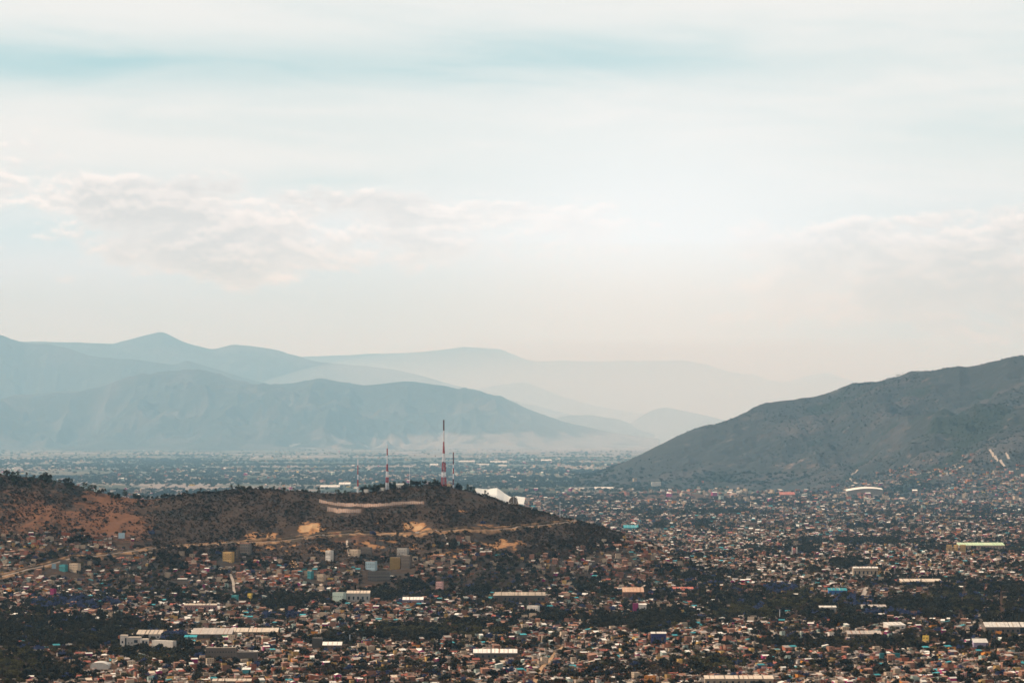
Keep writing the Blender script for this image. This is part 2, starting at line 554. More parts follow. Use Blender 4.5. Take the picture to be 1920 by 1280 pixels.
# ------------------------------------------------------------------ terrain materials
def terrain_mat(name, layers, bump=None):
    """layers: list of (color, factor) ; factor is ('noise', scale, lo, hi, sx, sy) or ('attr', name, noisescale)."""
    m = bpy.data.materials.new(name)
    m.use_nodes = True
    nt = m.node_tree
    N, L = nt.nodes, nt.links
    b = N['Principled BSDF']
    b.inputs['Roughness'].default_value = 0.95
    b.inputs['Specular IOR Level'].default_value = 0.1
    geo = N.new('ShaderNodeNewGeometry')

    def noise(scale, detail=5, rough=0.6, sx=1, sy=1, sz=1, kind='noise'):
        vm = N.new('ShaderNodeVectorMath'); vm.operation = 'MULTIPLY'
        L.new(geo.outputs['Position'], vm.inputs[0])
        vm.inputs[1].default_value = (sx * scale, sy * scale, sz * scale)
        if kind == 'voronoi':
            n = N.new('ShaderNodeTexVoronoi')
            n.inputs['Scale'].default_value = 1
            L.new(vm.outputs[0], n.inputs['Vector'])
            sp = N.new('ShaderNodeSeparateColor')
            L.new(n.outputs['Color'], sp.inputs[0])
            return sp.outputs[0]
        n = N.new('ShaderNodeTexNoise')
        n.inputs['Scale'].default_value = 1
        n.inputs['Detail'].default_value = detail
        n.inputs['Roughness'].default_value = rough
        L.new(vm.outputs[0], n.inputs['Vector'])
        return n.outputs[0]

    cur = None
    for colr, fac in layers:
        if cur is None:
            rgb = N.new('ShaderNodeRGB'); rgb.outputs[0].default_value = (*colr, 1)
            cur = rgb.outputs[0]
            continue
        kind = fac[0]
        if kind in ('noise', 'voronoi'):
            _, s, lo, hi, sx, sy = fac
            src = noise(s, sx=sx, sy=sy, kind=kind)
        else:
            _, an, s, lo, hi = fac
            at = N.new('ShaderNodeAttribute'); at.attribute_name = an
            nz = noise(s)
            ad = N.new('ShaderNodeMath'); ad.operation = 'ADD'
            L.new(at.outputs['Fac'], ad.inputs[0]); L.new(nz, ad.inputs[1])
            src = ad.outputs[0]
        mr = N.new('ShaderNodeMapRange'); mr.interpolation_type = 'SMOOTHSTEP'
        L.new(src, mr.inputs[0]); mr.inputs[1].default_value = lo; mr.inputs[2].default_value = hi
        mx = N.new('ShaderNodeMix'); mx.data_type = 'RGBA'
        L.new(mr.outputs[0], mx.inputs[0]); L.new(cur, mx.inputs[6]); mx.inputs[7].default_value = (*colr, 1)
        cur = mx.outputs[2]
    L.new(cur, b.inputs['Base Color'])
    if bump:
        bp = N.new('ShaderNodeBump')
        bp.inputs['Strength'].default_value = 1.0
        bp.inputs['Distance'].default_value = bump[1]
        L.new(noise(bump[0], 6), bp.inputs['Height'])
        L.new(bp.outputs[0], b.inputs['Normal'])
    return m


# ------------------------------------------------------------------ ground sheet and hills
ys = np.concatenate([np.linspace(-9000, 3200, 20), np.geomspace(3400, 123000, 420)])
us = np.concatenate([np.linspace(-.41, -0.25, 14), np.linspace(-0.24, 0.24, 260), np.linspace(0.25, .41, 14)])
UU, YY = np.meshgrid(us, ys)
XX = UU * (YY + 16000.0)
ZZ = plain(XX, YY)
city = np.clip((16500 - YY) / 3000, 0, 1)
g_mat = terrain_mat('valley_soil', [
    ((0.075, 0.078, 0.050), None),
    ((0.150, 0.125, 0.085), ('voronoi', 1 / 420., 0.45, 0.55, 1, 0.55)),
    ((0.26, 0.205, 0.165), ('voronoi', 1 / 900., 0.62, 0.66, 1, 0.40)),
    ((0.045, 0.056, 0.034), ('noise', 1 / 1300., 0.50, 0.58, 1, 0.55)),
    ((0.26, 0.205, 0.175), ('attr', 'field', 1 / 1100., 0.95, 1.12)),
    ((0.070, 0.034, 0.016), ('attr', 'city', 1 / 400., 0.9, 1.1)),
    ((0.22, 0.14, 0.08), ('noise', 1 / 60., 0.62, 0.70, 1, 1)),
])
gpx, gpy = project(XX, np.maximum(YY, 100.0), ZZ)
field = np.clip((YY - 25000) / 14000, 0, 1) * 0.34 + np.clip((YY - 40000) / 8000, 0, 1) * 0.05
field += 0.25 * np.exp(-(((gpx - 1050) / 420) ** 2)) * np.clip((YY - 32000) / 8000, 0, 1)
ground = grid_mesh('ground', XX, YY, ZZ, g_mat, {'city': city, 'field': field})
tag(ground, 'flat valley floor of soil, fields and streets under the city', 'ground', kind='structure')


def ellipse(px, py, cx, cy, rx, ry):
    return np.exp(-(((px - cx) / rx) ** 2 + ((py - cy) / ry) ** 2) ** 1.5)


def hill_grid(h, px0, px1, nc, nf, nb):
    pxs = np.linspace(px0, px1, nc)
    yb, yc, hc = h.cols(pxs)
    t = np.concatenate([np.linspace(-0.015, 1, nf), 1 + np.linspace(0, 1, nb)[1:]])
    T, PXX = np.meshgrid(t, pxs, indexing='ij')
    Y = np.where(T <= 1, yb + (yc - yb) * T, yc + (T - 1) * h.back * 0.995)
    X = Y * (PXX - 960) / FPX
    Z = h.height(X, Y)
    return X, Y, np.where(Z < -800, plain(X, Y) - 3.0, Z)


X, Y, Z = hill_grid(FORTIN, -415, 1335, 820, 330, 40)
fpx, fpy = project(X, Y, Z)
brk = fbm(X / 26., Y / 26., 4)
bare = (1.0 * ellipse(fpx, fpy, 572, 990, 36, 12) + 0.8 * ellipse(fpx, fpy, 780, 990, 26, 13) + 0.6 * ellipse(fpx, fpy, 905, 992, 34, 12)
        + 0.5 * ellipse(fpx, fpy, 500, 1006, 60, 10) + 0.5 * ellipse(fpx, fpy, 700, 985, 45, 10) + 0.42 * ellipse(fpx, fpy, 820, 1040, 70, 16)
        + 0.5 * ellipse(fpx, fpy, 920, 1020, 80, 14) + 0.35 * ellipse(fpx, fpy, 560, 1030, 120, 14) + 0.35 * ellipse(fpx, fpy, 720, 1020, 70, 12) + 0.4 * ellipse(fpx, fpy, 870, 960, 18, 6))
bare = bare * (.86 + 1.9 * brk) - .05
tan = (0.36 * ellipse(fpx, fpy, 30, 975, 190, 75) + 0.34 * ellipse(fpx, fpy, 225, 965, 70, 55) + 0.15 * ellipse(fpx, fpy, 700, 1020, 330, 30))
tan = tan + (tan > .02) * .22 * fbm(X / 120., Y / 120., 4)
f_mat = terrain_mat('dry_hillside', [
    ((0.052, 0.033, 0.022), None),
    ((0.080, 0.050, 0.032), ('noise', 1 / 45., 0.5, 0.64, 1, 1)),
    ((0.042, 0.034, 0.027), ('noise', 1 / 90., 0.54, 0.62, 1, 1)),
    ((0.165, 0.072, 0.036), ('attr', 'tan', 1 / 22., 0.66, 0.95)),
    ((0.36, 0.17, 0.068), ('attr', 'bare', 1 / 24., 0.80, 1.02)),
    ((0.46, 0.27, 0.13), ('attr', 'bare', 1 / 11., 1.15, 1.5)),
], (1 / 9., 2.5))
hill = grid_mesh('hill', X, Y, Z, f_mat, {'bare': bare, 'tan': tan}, False)
tag(hill, 'brown scrub-covered hill with antenna masts on its top', 'hill', kind='structure')

X, Y, Z = hill_grid(RIGHT, 1045, 2490, 560, 260, 30)
rpx, rpy = project(X, Y, Z)
scb = fbm(X / 150., Y / 150., 4)
scar = (0.5 * ellipse(rpx, rpy, 1480, 868, 55, 16) + 0.3 * ellipse(rpx, rpy, 1720, 712, 60, 10) + 0.3 * ellipse(rpx, rpy, 1890, 680, 30, 8) + 0.2 * ellipse(rpx, rpy, 1560, 800, 60, 14)
        + 0.26 * ellipse(rpx, rpy, 1750, 860, 200, 30))
scar = scar * (.75 + 1.2 * scb)
r_mat = terrain_mat('mountain_scrub', [
    ((0.040, 0.041, 0.036), None),
    ((0.070, 0.061, 0.054), ('noise', 1 / 500., 0.5, 0.62, 1, 1)),
    ((0.026, 0.032, 0.022), ('noise', 1 / 700., 0.52, 0.60, 1, 1)),
    ((0.11, 0.09, 0.074), ('noise', 1 / 110., 0.60, 0.72, 1, 1)),
    ((0.24, 0.165, 0.13), ('attr', 'scar', 1 / 90., 0.80, 1.1)),
], (1 / 60., 16.0))
tag(grid_mesh('mountain', X, Y, Z, r_mat, {'scar': scar}), 'dark scrubby mountain rising beside the city', 'mountain', kind='structure')

l_mat = terrain_mat('hazy_hill', [
    ((0.040, 0.043, 0.032), None),
    ((0.085, 0.074, 0.060), ('noise', 1 / 900., 0.48, 0.62, 1, 1)),
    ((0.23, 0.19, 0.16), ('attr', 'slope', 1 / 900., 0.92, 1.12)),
], (1 / 160., 45.0))
X, Y, Z = hill_grid(LEFT, -415, 1255, 520, 220, 20)
lpx, lpy = project(X, Y, Z)
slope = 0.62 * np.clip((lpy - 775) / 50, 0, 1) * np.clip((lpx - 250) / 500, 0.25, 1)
tag(grid_mesh('foothill', X, Y, Z, l_mat, {'slope': slope}), 'broad bluish foothill beyond the valley fields', 'hill', kind='structure')
m_mat = terrain_mat('far_mountain', [
    ((0.045, 0.050, 0.037), None),
    ((0.085, 0.078, 0.062), ('noise', 1 / 1500., 0.5, 0.62, 1, 1)),
], (1 / 300., 70.0))
for nm, h in FAR:
    X, Y, Z = hill_grid(h, h.px[0] + 2, h.px[-1] - 2, 420, 70, 14)
    tag(grid_mesh(nm, X, Y, Z, m_mat), 'hazy blue mountains far up the valley', 'mountain', kind='structure')


# ------------------------------------------------------------------ highway along the hill
ROAD_PX = [(-60, 1098), (20, 1077), (60, 1066), (110, 1054), (180, 1045), (250, 1034), (300, 1027), (345, 1022), (410, 1021), (480, 1017), (560, 1010), (640, 1004), (720, 1001),
           (800, 1000), (860, 997), (920, 994), (965, 990), (1040, 982), (1085, 978), (1108, 978)]
rp = np.array([G(*p) for p in ROAD_PX])
# resample and smooth
seg = np.r_[0, np.cumsum(np.hypot(np.diff(rp[:, 0]), np.diff(rp[:, 1])))]
sN = np.arange(0, seg[-1], 8.0)
RX = np.interp(sN, seg, rp[:, 0]); RY = np.interp(sN, seg, rp[:, 1])
k = np.ones(15) / 15
RX[7:-7] = np.convolve(RX, k, 'valid'); RY[7:-7] = np.convolve(RY, k, 'valid')
RZ = H(RX, RY)
RZ[7:-7] = np.convolve(RZ, k, 'valid')
RZ = np.maximum(RZ, H(RX, RY) - 0.5) + 1.6
tx = np.gradient(RX); ty = np.gradient(RY); tl = np.hypot(tx, ty)
nx, ny = -ty / tl, tx / tl                       # uphill normal (towards +Y)
flip = np.where(ny < 0, -1, 1); nx *= flip; ny *= flip


def strip(name, offs, material, label, cat):
    """offs: list of (offset from centre line, height array above centre line or None for on the terrain)."""
    Xs, Ys, Zs = [], [], []
    for o, hz in offs:
        x = RX + nx * o; y = RY + ny * o
        z = H(x, y) - 1.5 if hz is None else RZ + hz
        Xs.append(x); Ys.append(y); Zs.append(z)
    ob = grid_mesh(name, np.array(Xs), np.array(Ys), np.array(Zs), material, None, False)
    return tag(ob, label, cat, kind='structure')


road_mat = mat('road_surface', (0.24, 0.175, 0.13), 0.9, 0.2, 0.012)
bank_mat = terrain_mat('cut_earth', [
    ((0.25, 0.13, 0.064), None),
    ((0.40, 0.225, 0.11), ('noise', 1 / 16., 0.42, 0.6, 1, 1)),
    ((0.085, 0.058, 0.036), ('noise', 1 / 35., 0.44, 0.56, 1, 1)),
], (1 / 5., 1.5))
bank_h = 2.0 + 5.0 * np.clip(fbm(sN / 120.0, sN * 0 + 3.3, 3) + 0.25, 0, 1) + 1.6 * fbm(sN / 20.0, sN * 0 + 8.3, 3)
bpx = 960 + FPX * RX / RY
bank_h += 5 * np.exp(-((bpx - 500) / 60) ** 2) + 3 * np.exp(-((bpx - 1000) / 80) ** 2)
bank_h = np.maximum(bank_h, 0.6)
strip('highway', [(-6.0, sN * 0), (6.0, sN * 0 + 0.1)], road_mat, 'pale two lane highway benched into the hillside', 'road')
strip('road_embankment', [(-17.0, None), (-8.5, sN * 0 - 0.8), (-6.0, sN * 0 - 0.004)], bank_mat, 'bare earth embankment below the highway', 'embankment')
strip('road_cut', [(6.0, sN * 0 + 0.098), (6.6, bank_h * 0.5), (8.5 + 1.2 * fbm(sN / 15., sN * 0, 2), bank_h), (26.0, None)], bank_mat, 'orange earth cut bank above the highway', 'bank')


def road_dist(x, y):
    d = np.full(np.shape(x), 1e9)
    for i in range(0, len(RX), 3):
        d = np.minimum(d, np.hypot(x - RX[i], y - RY[i]))
    return d


# ------------------------------------------------------------------ house kit
def house_parts(r, small=False, tall=False):
    """One house: list of (part name, MB, material) plus a description. r: random.Random."""
    parts = []
    wname = r.choices(list(WALLS), [10, 12, 15, 19, 24, 12, 3, .7, .4, 1.6, .9, .3, .6, 2.5, .05, .2, .1, 1, .4, 9])[0]
    storeys = r.choices([1, 2, 3], [60, 34, 6])[0]
    if tall: storeys = r.choice([3, 4])
    w = r.uniform(7, 15); d = r.uniform(8, 15); h = storeys * r.uniform(2.9, 3.4)
    style = r.choices(['flat', 'shed', 'gable', 'stepped'], [40, 27, 10, 23])[0]
    wm = wmat(wname)
    W = MB(); Rf = MB()
    desc_roof = ''
    if style in ('flat', 'stepped'):
        p = r.uniform(0.3, 0.9); t = 0.2
        W.box(-w / 2, w / 2, -d / 2, d / 2, 0, h, bottom=False)
        for a in ((-w / 2, w / 2, -d / 2, -d / 2 + t), (-w / 2, w / 2, d / 2 - t, d / 2), (-w / 2, -w / 2 + t, -d / 2 + t, d / 2 - t), (w / 2 - t, w / 2, -d / 2 + t, d / 2 - t)):
            W.box(*a, h + 0.002, h + p, bottom=False)
        rn = r.choices(['white', 'cream', 'pale grey', 'grey', 'red tile', 'rusty'], [14, 17, 23, 22, 8, 18])[0]
        Rf.box(-w / 2 + t, w / 2 - t, -d / 2 + t, d / 2 - t, h + 0.004, h + 0.06)
        desc_roof = 'flat ' + rn + ' roof'
    elif style == 'shed':
        s = r.uniform(0.08, 0.24) * d; o = 0.45
        flip = r.random() < 0.5
        za, zb = (h, h + s) if not flip else (h + s, h)
        W.hexa([(-w / 2, -d / 2, 0), (w / 2, -d / 2, 0), (w / 2, d / 2, 0), (-w / 2, d / 2, 0), (-w / 2, -d / 2, za), (w / 2, -d / 2, za), (w / 2, d / 2, zb), (-w / 2, d / 2, zb)], 0, False)
        sl = (zb - za) / d
        ya, yb_ = -d / 2 - o, d / 2 + o
        z0, z1 = za - sl * o + 0.02, zb + sl * o + 0.02
        Rf.hexa([(-w / 2 - o, ya, z0), (w / 2 + o, ya, z0), (w / 2 + o, yb_, z1), (-w / 2 - o, yb_, z1), (-w / 2 - o, ya, z0 + .14), (w / 2 + o, ya, z0 + .14), (w / 2 + o, yb_, z1 + .14), (-w / 2 - o, yb_, z1 + .14)])
        rn = r.choices(['white', 'cream', 'pale grey', 'grey', 'red tile', 'rusty', 'teal'], [27, 19, 20, 14, 5, 18, .5])[0]
        desc_roof = 'sloping ' + rn + ' sheet roof'
    else:
        rh = r.uniform(0.16, 0.28) * d; o = 0.4
        W.box(-w / 2, w / 2, -d / 2, d / 2, 0, h, bottom=False)
        for sx in (-1, 1):
            x = sx * w / 2
            tri = [(x, -d / 2, h), (x, d / 2, h), (x, 0, h + rh)]
            W.face(tri if sx > 0 else tri[::-1])
        sl = rh / (d / 2)
        for sy in (-1, 1):
            e = sy * (d / 2 + o); ze = h - sl * o
            q = [(-w / 2 - o, e, ze + .02), (w / 2 + o, e, ze + .02), (w / 2 + o, 0, h + rh + .02), (-w / 2 - o, 0, h + rh + .02)]
            if sy > 0: q = [q[1], q[0], q[3], q[2]]
            Rf.hexa(q + [(a, b, c + .14) for a, b, c in q])
        rn = r.choices(['red tile', 'rusty', 'white', 'cream', 'pale grey'], [38, 17, 18, 14, 13])[0]
        desc_roof = 'gabled ' + rn + ' roof'
    parts.append(('wall', W, wm)); parts.append(('roof', Rf, rmat(rn)))
    top = h
    if style == 'stepped':
        U = MB(); UR = MB()
        uw, ud, uh = w * r.uniform(.35, .6), d * r.uniform(.4, .7), r.uniform(2.4, 3.2)
        ux = r.choice([-1, 1]) * (w / 2 - uw / 2 - .25); uy = (d / 2 - ud / 2 - .25)
        U.box(ux - uw / 2, ux + uw / 2, uy - ud / 2, uy + ud / 2, h + .06, h + .06 + uh, bottom=False)
        UR.box(ux - uw / 2 - .3, ux + uw / 2 + .3, uy - ud / 2 - .3, uy + ud / 2 + .3, h + .062 + uh, h + .22 + uh)
        un = r.choice([wname, 'brick', 'bare concrete', 'white', 'grey'])
        parts.append(('upper_room', U, wmat(un))); parts.append(('upper_roof', UR, rmat(r.choice(['white', 'pale grey', 'cream', 'rusty']))))
        desc_roof = 'rooftop room over ' + desc_roof
        top = h + uh
    nwin = max(1, int(w / 3.4))
    for s in range(storeys):
        for k in range(nwin):
            if r.random() < 0.2: continue
            x = -w / 2 + (k + .5) * w / nwin + r.uniform(-.3, .3)
            ww, wh = r.choice([(1.3, 1.3), (1.7, 1.3), (1.0, 1.5)])
            z = s * (h / storeys) + 1.0
            B = MB()
            if s == 0 and k == 0:
                B.box(x - .55, x + .55, -d / 2 - .05, -d / 2 - .003, 0, 2.2); parts.append(('door', B, DOOR))
            else:
                B.box(x - ww / 2, x + ww / 2, -d / 2 - .05, -d / 2 - .003, z, z + wh); parts.append(('window', B, GLASS))
        if r.random() < .7:
            B = MB(); yy = r.uniform(-d / 4, d / 4); z = s * (h / storeys) + 1.0
            sx = r.choice([-1, 1])
            B.box(*sorted((sx * (w / 2 + .003), sx * (w / 2 + .05))), yy - .7, yy + .7, z, z + 1.3); parts.append(('window', B, GLASS))
    tank = ''
    if style in ('flat', 'stepped') and r.random() < .6:
        T = MB(); tx_, ty_ = r.uniform(-w * .35, w * .35), -d * r.uniform(.05, .3)
        T.cyl(tx_, ty_, h + .06, h + 1.5, .62, .6, 8); TL = MB(); TL.cyl(tx_, ty_, h + 1.502, h + 1.75, .6, .2, 8)
        tk = r.random() < .7
        parts.append(('water_tank', T, TANK_K if tk else TANK_C)); parts.append(('tank_lid', TL, TANK_K if tk else TANK_C)); tank = ' and ' + ('black' if tk else 'cream') + ' tank'
    num = {1: 'one', 2: 'two', 3: 'three', 4: 'four'}[storeys]
    desc = f'{num}-storey {wname} house with {desc_roof}{tank}'
    return dict(parts=parts, desc=desc, w=w, d=d, h=top)


def join_parts(name, parts):
    J = MB(); mats = []
    for _, b, m_ in parts:
        if m_ not in mats: mats.append(m_)
        mi = mats.index(m_); k = len(J.v)
        J.v.extend(b.v)
        for f in b.f:
            J.f.append(tuple(i + k for i in f)); J.m.append(mi)
    return J.mesh(name, mats)


NARCH = 90
ARCH = []
_r = random.Random(11)
for i in range(NARCH):
    a = house_parts(_r, tall=(i % 30 == 29))
    a['joined'] = join_parts('house', a['parts'])
    a['meshes'] = [(n, b.mesh(n, m_)) for n, b, m_ in a['parts']]
    ARCH.append(a)


# ------------------------------------------------------------------ tree kit
def tree_mesh(kind, seed):
    r = random.Random(seed)
    T, C = MB(), MB()

    def leaf(p, s):
        n = Vector((r.gauss(0, 1), r.gauss(0, 1), r.gauss(0, 1) + .4)).normalized()
        u = n.orthogonal().normalized(); w_ = n.cross(u)
        a = r.uniform(0, 6.28)
        e1 = (u * math.cos(a) + w_ * math.sin(a)) * s
        e2 = (w_ * math.cos(a) - u * math.sin(a)) * s * r.uniform(.5, .9)
        C.face([tuple(p - e1), tuple(p + e2), tuple(p + e1), tuple(p - e2)])

    if kind in ('cypress',):
        Hh = 13; T.bar((0, 0, -1), (0, 0, Hh * .8), .28, .06, 6)
        for i in range(320):
            z = r.uniform(.6, Hh); rad = 1.7 * math.sin(min(1, (z / Hh) * 1.0 + .12) * math.pi) ** .7 * r.uniform(.55, 1)
            a = r.uniform(0, 6.28)
            leaf(Vector((rad * math.cos(a), rad * math.sin(a), z)), r.uniform(.45, .8))
        return T, C
    if kind == 'pine':
        Hh = r.uniform(10, 13); T.bar((0, 0, -1), (r.uniform(-.5, .5), 0, Hh * .85), .35, .1, 6)
        for k in range(9):
            z = Hh * r.uniform(.35, 1.0); rad = (1.15 - z / Hh) * 4 + .6
            a = r.uniform(0, 6.28); c = Vector((rad * .6 * math.cos(a), rad * .6 * math.sin(a), z))
            T.bar((0, 0, z - .8), tuple(c), .12, .04, 3)
            for i in range(30):
                leaf(c + Vector((r.gauss(0, 1), r.gauss(0, 1), r.gauss(0, .65))) * 1.05, r.uniform(.4, .75))
        return T, C
    rx, rz, zc, nc, nl, ls = {'broadleaf': (4.6, 3.6, 5.6, 20, 26, (.55, 1.05)), 'olive': (4.2, 3.0, 4.8, 17, 22, (.45, .9)), 'jacaranda': (4.6, 2.9, 5.2, 18, 24, (.45, .95)),
                             'dry': (3.8, 2.8, 4.6, 15, 14, (.35, .7)), 'scrub': (1.9, 1.2, 1.3, 7, 14, (.3, .7)), 'far': (8.5, 4.2, 4.2, 16, 12, (1.1, 2.2))}[kind]
    T.bar((0, 0, -1), (r.uniform(-.3, .3), r.uniform(-.3, .3), zc * .55), .38 if kind != 'scrub' else .1, .22 if kind != 'scrub' else .06, 6)
    for k in range(nc):
        while True:
            v = Vector((r.uniform(-1, 1), r.uniform(-1, 1), r.uniform(-1, 1)))
            if .25 < v.length < 1: break
        c = Vector((v.x * rx, v.y * rx, zc + v.z * rz * (1 if v.z > 0 else .7)))
        if k < 7:
            T.bar((0, 0, zc * .5), tuple(c), .14 if kind != 'scrub' else .05, .04, 3)
        cr = rx * r.uniform(.24, .42)
        for i in range(nl):
            g = Vector((r.gauss(0, 1), r.gauss(0, 1), r.gauss(0, 1)))
            g = g.normalized() * r.uniform(.45, 1.05) * cr
            g.z *= .75
            leaf(c + g, r.uniform(*ls))
    return T, C


TREES = {}
for kd in LEAF:
    TREES[kd] = []
    for s_ in range(4):
        T, C = tree_mesh(kd, 100 * len(TREES) + s_)
        zs = [v[2] for v in C.v]
        xs_ = [abs(v[0]) for v in C.v]
        TREES[kd].append(dict(trunk=T.mesh('trunk', BARK), crown=C.mesh('crown', LEAF[kd]), joined=join_parts('tree', [('trunk', T, BARK), ('crown', C, LEAF[kd])]), h=max(zs), w=2 * max(xs_)))


# ------------------------------------------------------------------ scatter of uncountable things
def scatter(name, sources, P, rz, s, idx, label, cat):
    """sources: list of meshes. One point cloud; each point shows one of them (geometry nodes)."""
    c = bpy.data.collections.new(name + '_sources')
    for i, me in enumerate(sources):
        c.objects.link(bpy.data.objects.new(f'{name}_source_{i:03d}', me))
    me = bpy.data.meshes.new(name)
    me.vertices.add(len(P))
    me.vertices.foreach_set('co', np.asarray(P, np.float32).ravel())
    for an, ty_, v in (('rz', 'FLOAT', rz), ('sc', 'FLOAT', s), ('ix', 'INT', idx)):
        a = me.attributes.new(an, ty_, 'POINT')
        a.data.foreach_set('value', np.asarray(v, np.int32 if ty_ == 'INT' else np.float32))
    ng = bpy.data.node_groups.new(name + '_scatter', 'GeometryNodeTree')
    ng.interface.new_socket('Geometry', in_out='INPUT', socket_type='NodeSocketGeometry')
    ng.interface.new_socket('Geometry', in_out='OUTPUT', socket_type='NodeSocketGeometry')
    N, L = ng.nodes, ng.links
    gi, go = N.new('NodeGroupInput'), N.new('NodeGroupOutput')
    ci = N.new('GeometryNodeCollectionInfo')
    ci.inputs[0].default_value = c
    ci.inputs[1].default_value = True
    ci.inputs[2].default_value = True
    ip = N.new('GeometryNodeInstanceOnPoints')
    L.new(gi.outputs[0], ip.inputs['Points'])
    L.new(ci.outputs[0], ip.inputs['Instance'])
    ip.inputs['Pick Instance'].default_value = True

    def attr(an, ty_):
        n = N.new('GeometryNodeInputNamedAttribute')
        n.data_type = ty_
        n.inputs[0].default_value = an
        return n.outputs[0]
    L.new(attr('ix', 'INT'), ip.inputs['Instance Index'])
    cx = N.new('ShaderNodeCombineXYZ')
    L.new(attr('rz', 'FLOAT'), cx.inputs[2])
    L.new(cx.outputs[0], ip.inputs['Rotation'])
    L.new(attr('sc', 'FLOAT'), ip.inputs['Scale'])
    L.new(ip.outputs[0], go.inputs[0])
    o = link_obj(name, me)
    o.modifiers.new('scatter', 'NODES').node_group = ng
    return tag(o, label, cat, kind='stuff')


def crest_y(px_):
    """Distance of the skyline of the hill at that bearing."""
    y0_ = float(FORTIN.cols(np.array([px_], float))[1][0])
    yy_ = np.linspace(y0_ - 260, y0_ + 260, 261)
    return float(yy_[np.argmax((H(yy_ * (px_ - 960) / FPX, yy_) - CAM_Z) / yy_)])


def Gc(px_, back=8.0):
    """A spot on the hill just this side of its crest."""
    y_ = crest_y(px_) - back
    x_ = y_ * (px_ - 960) / FPX
    return x_, y_, float(H(np.array([x_]), np.array([y_]))[0])


# ------------------------------------------------------------------ landmarks: named buildings
LAND = []         # (x, y, halfwidth, short name)


def lot(px0, px1, pyb, pad=4.0, name=None, front=55.0, depth=12.0):
    """A building plot standing at that bearing; returns centre, width in metres, distance."""
    pm = (px0 + px1) / 2
    x, y, z = Gc(pm, 16.0) if front == 10 else G(pm, pyb)
    w = (px1 - px0) / FPX * y
    LAND.append((x, y, w / 2 + pad, depth, front, name))
    zs = [float(H(np.array([x + dx]), np.array([y]))[0]) for dx in (-w / 2, 0, w / 2)]
    return x, y, min(zs) - 0.3, w


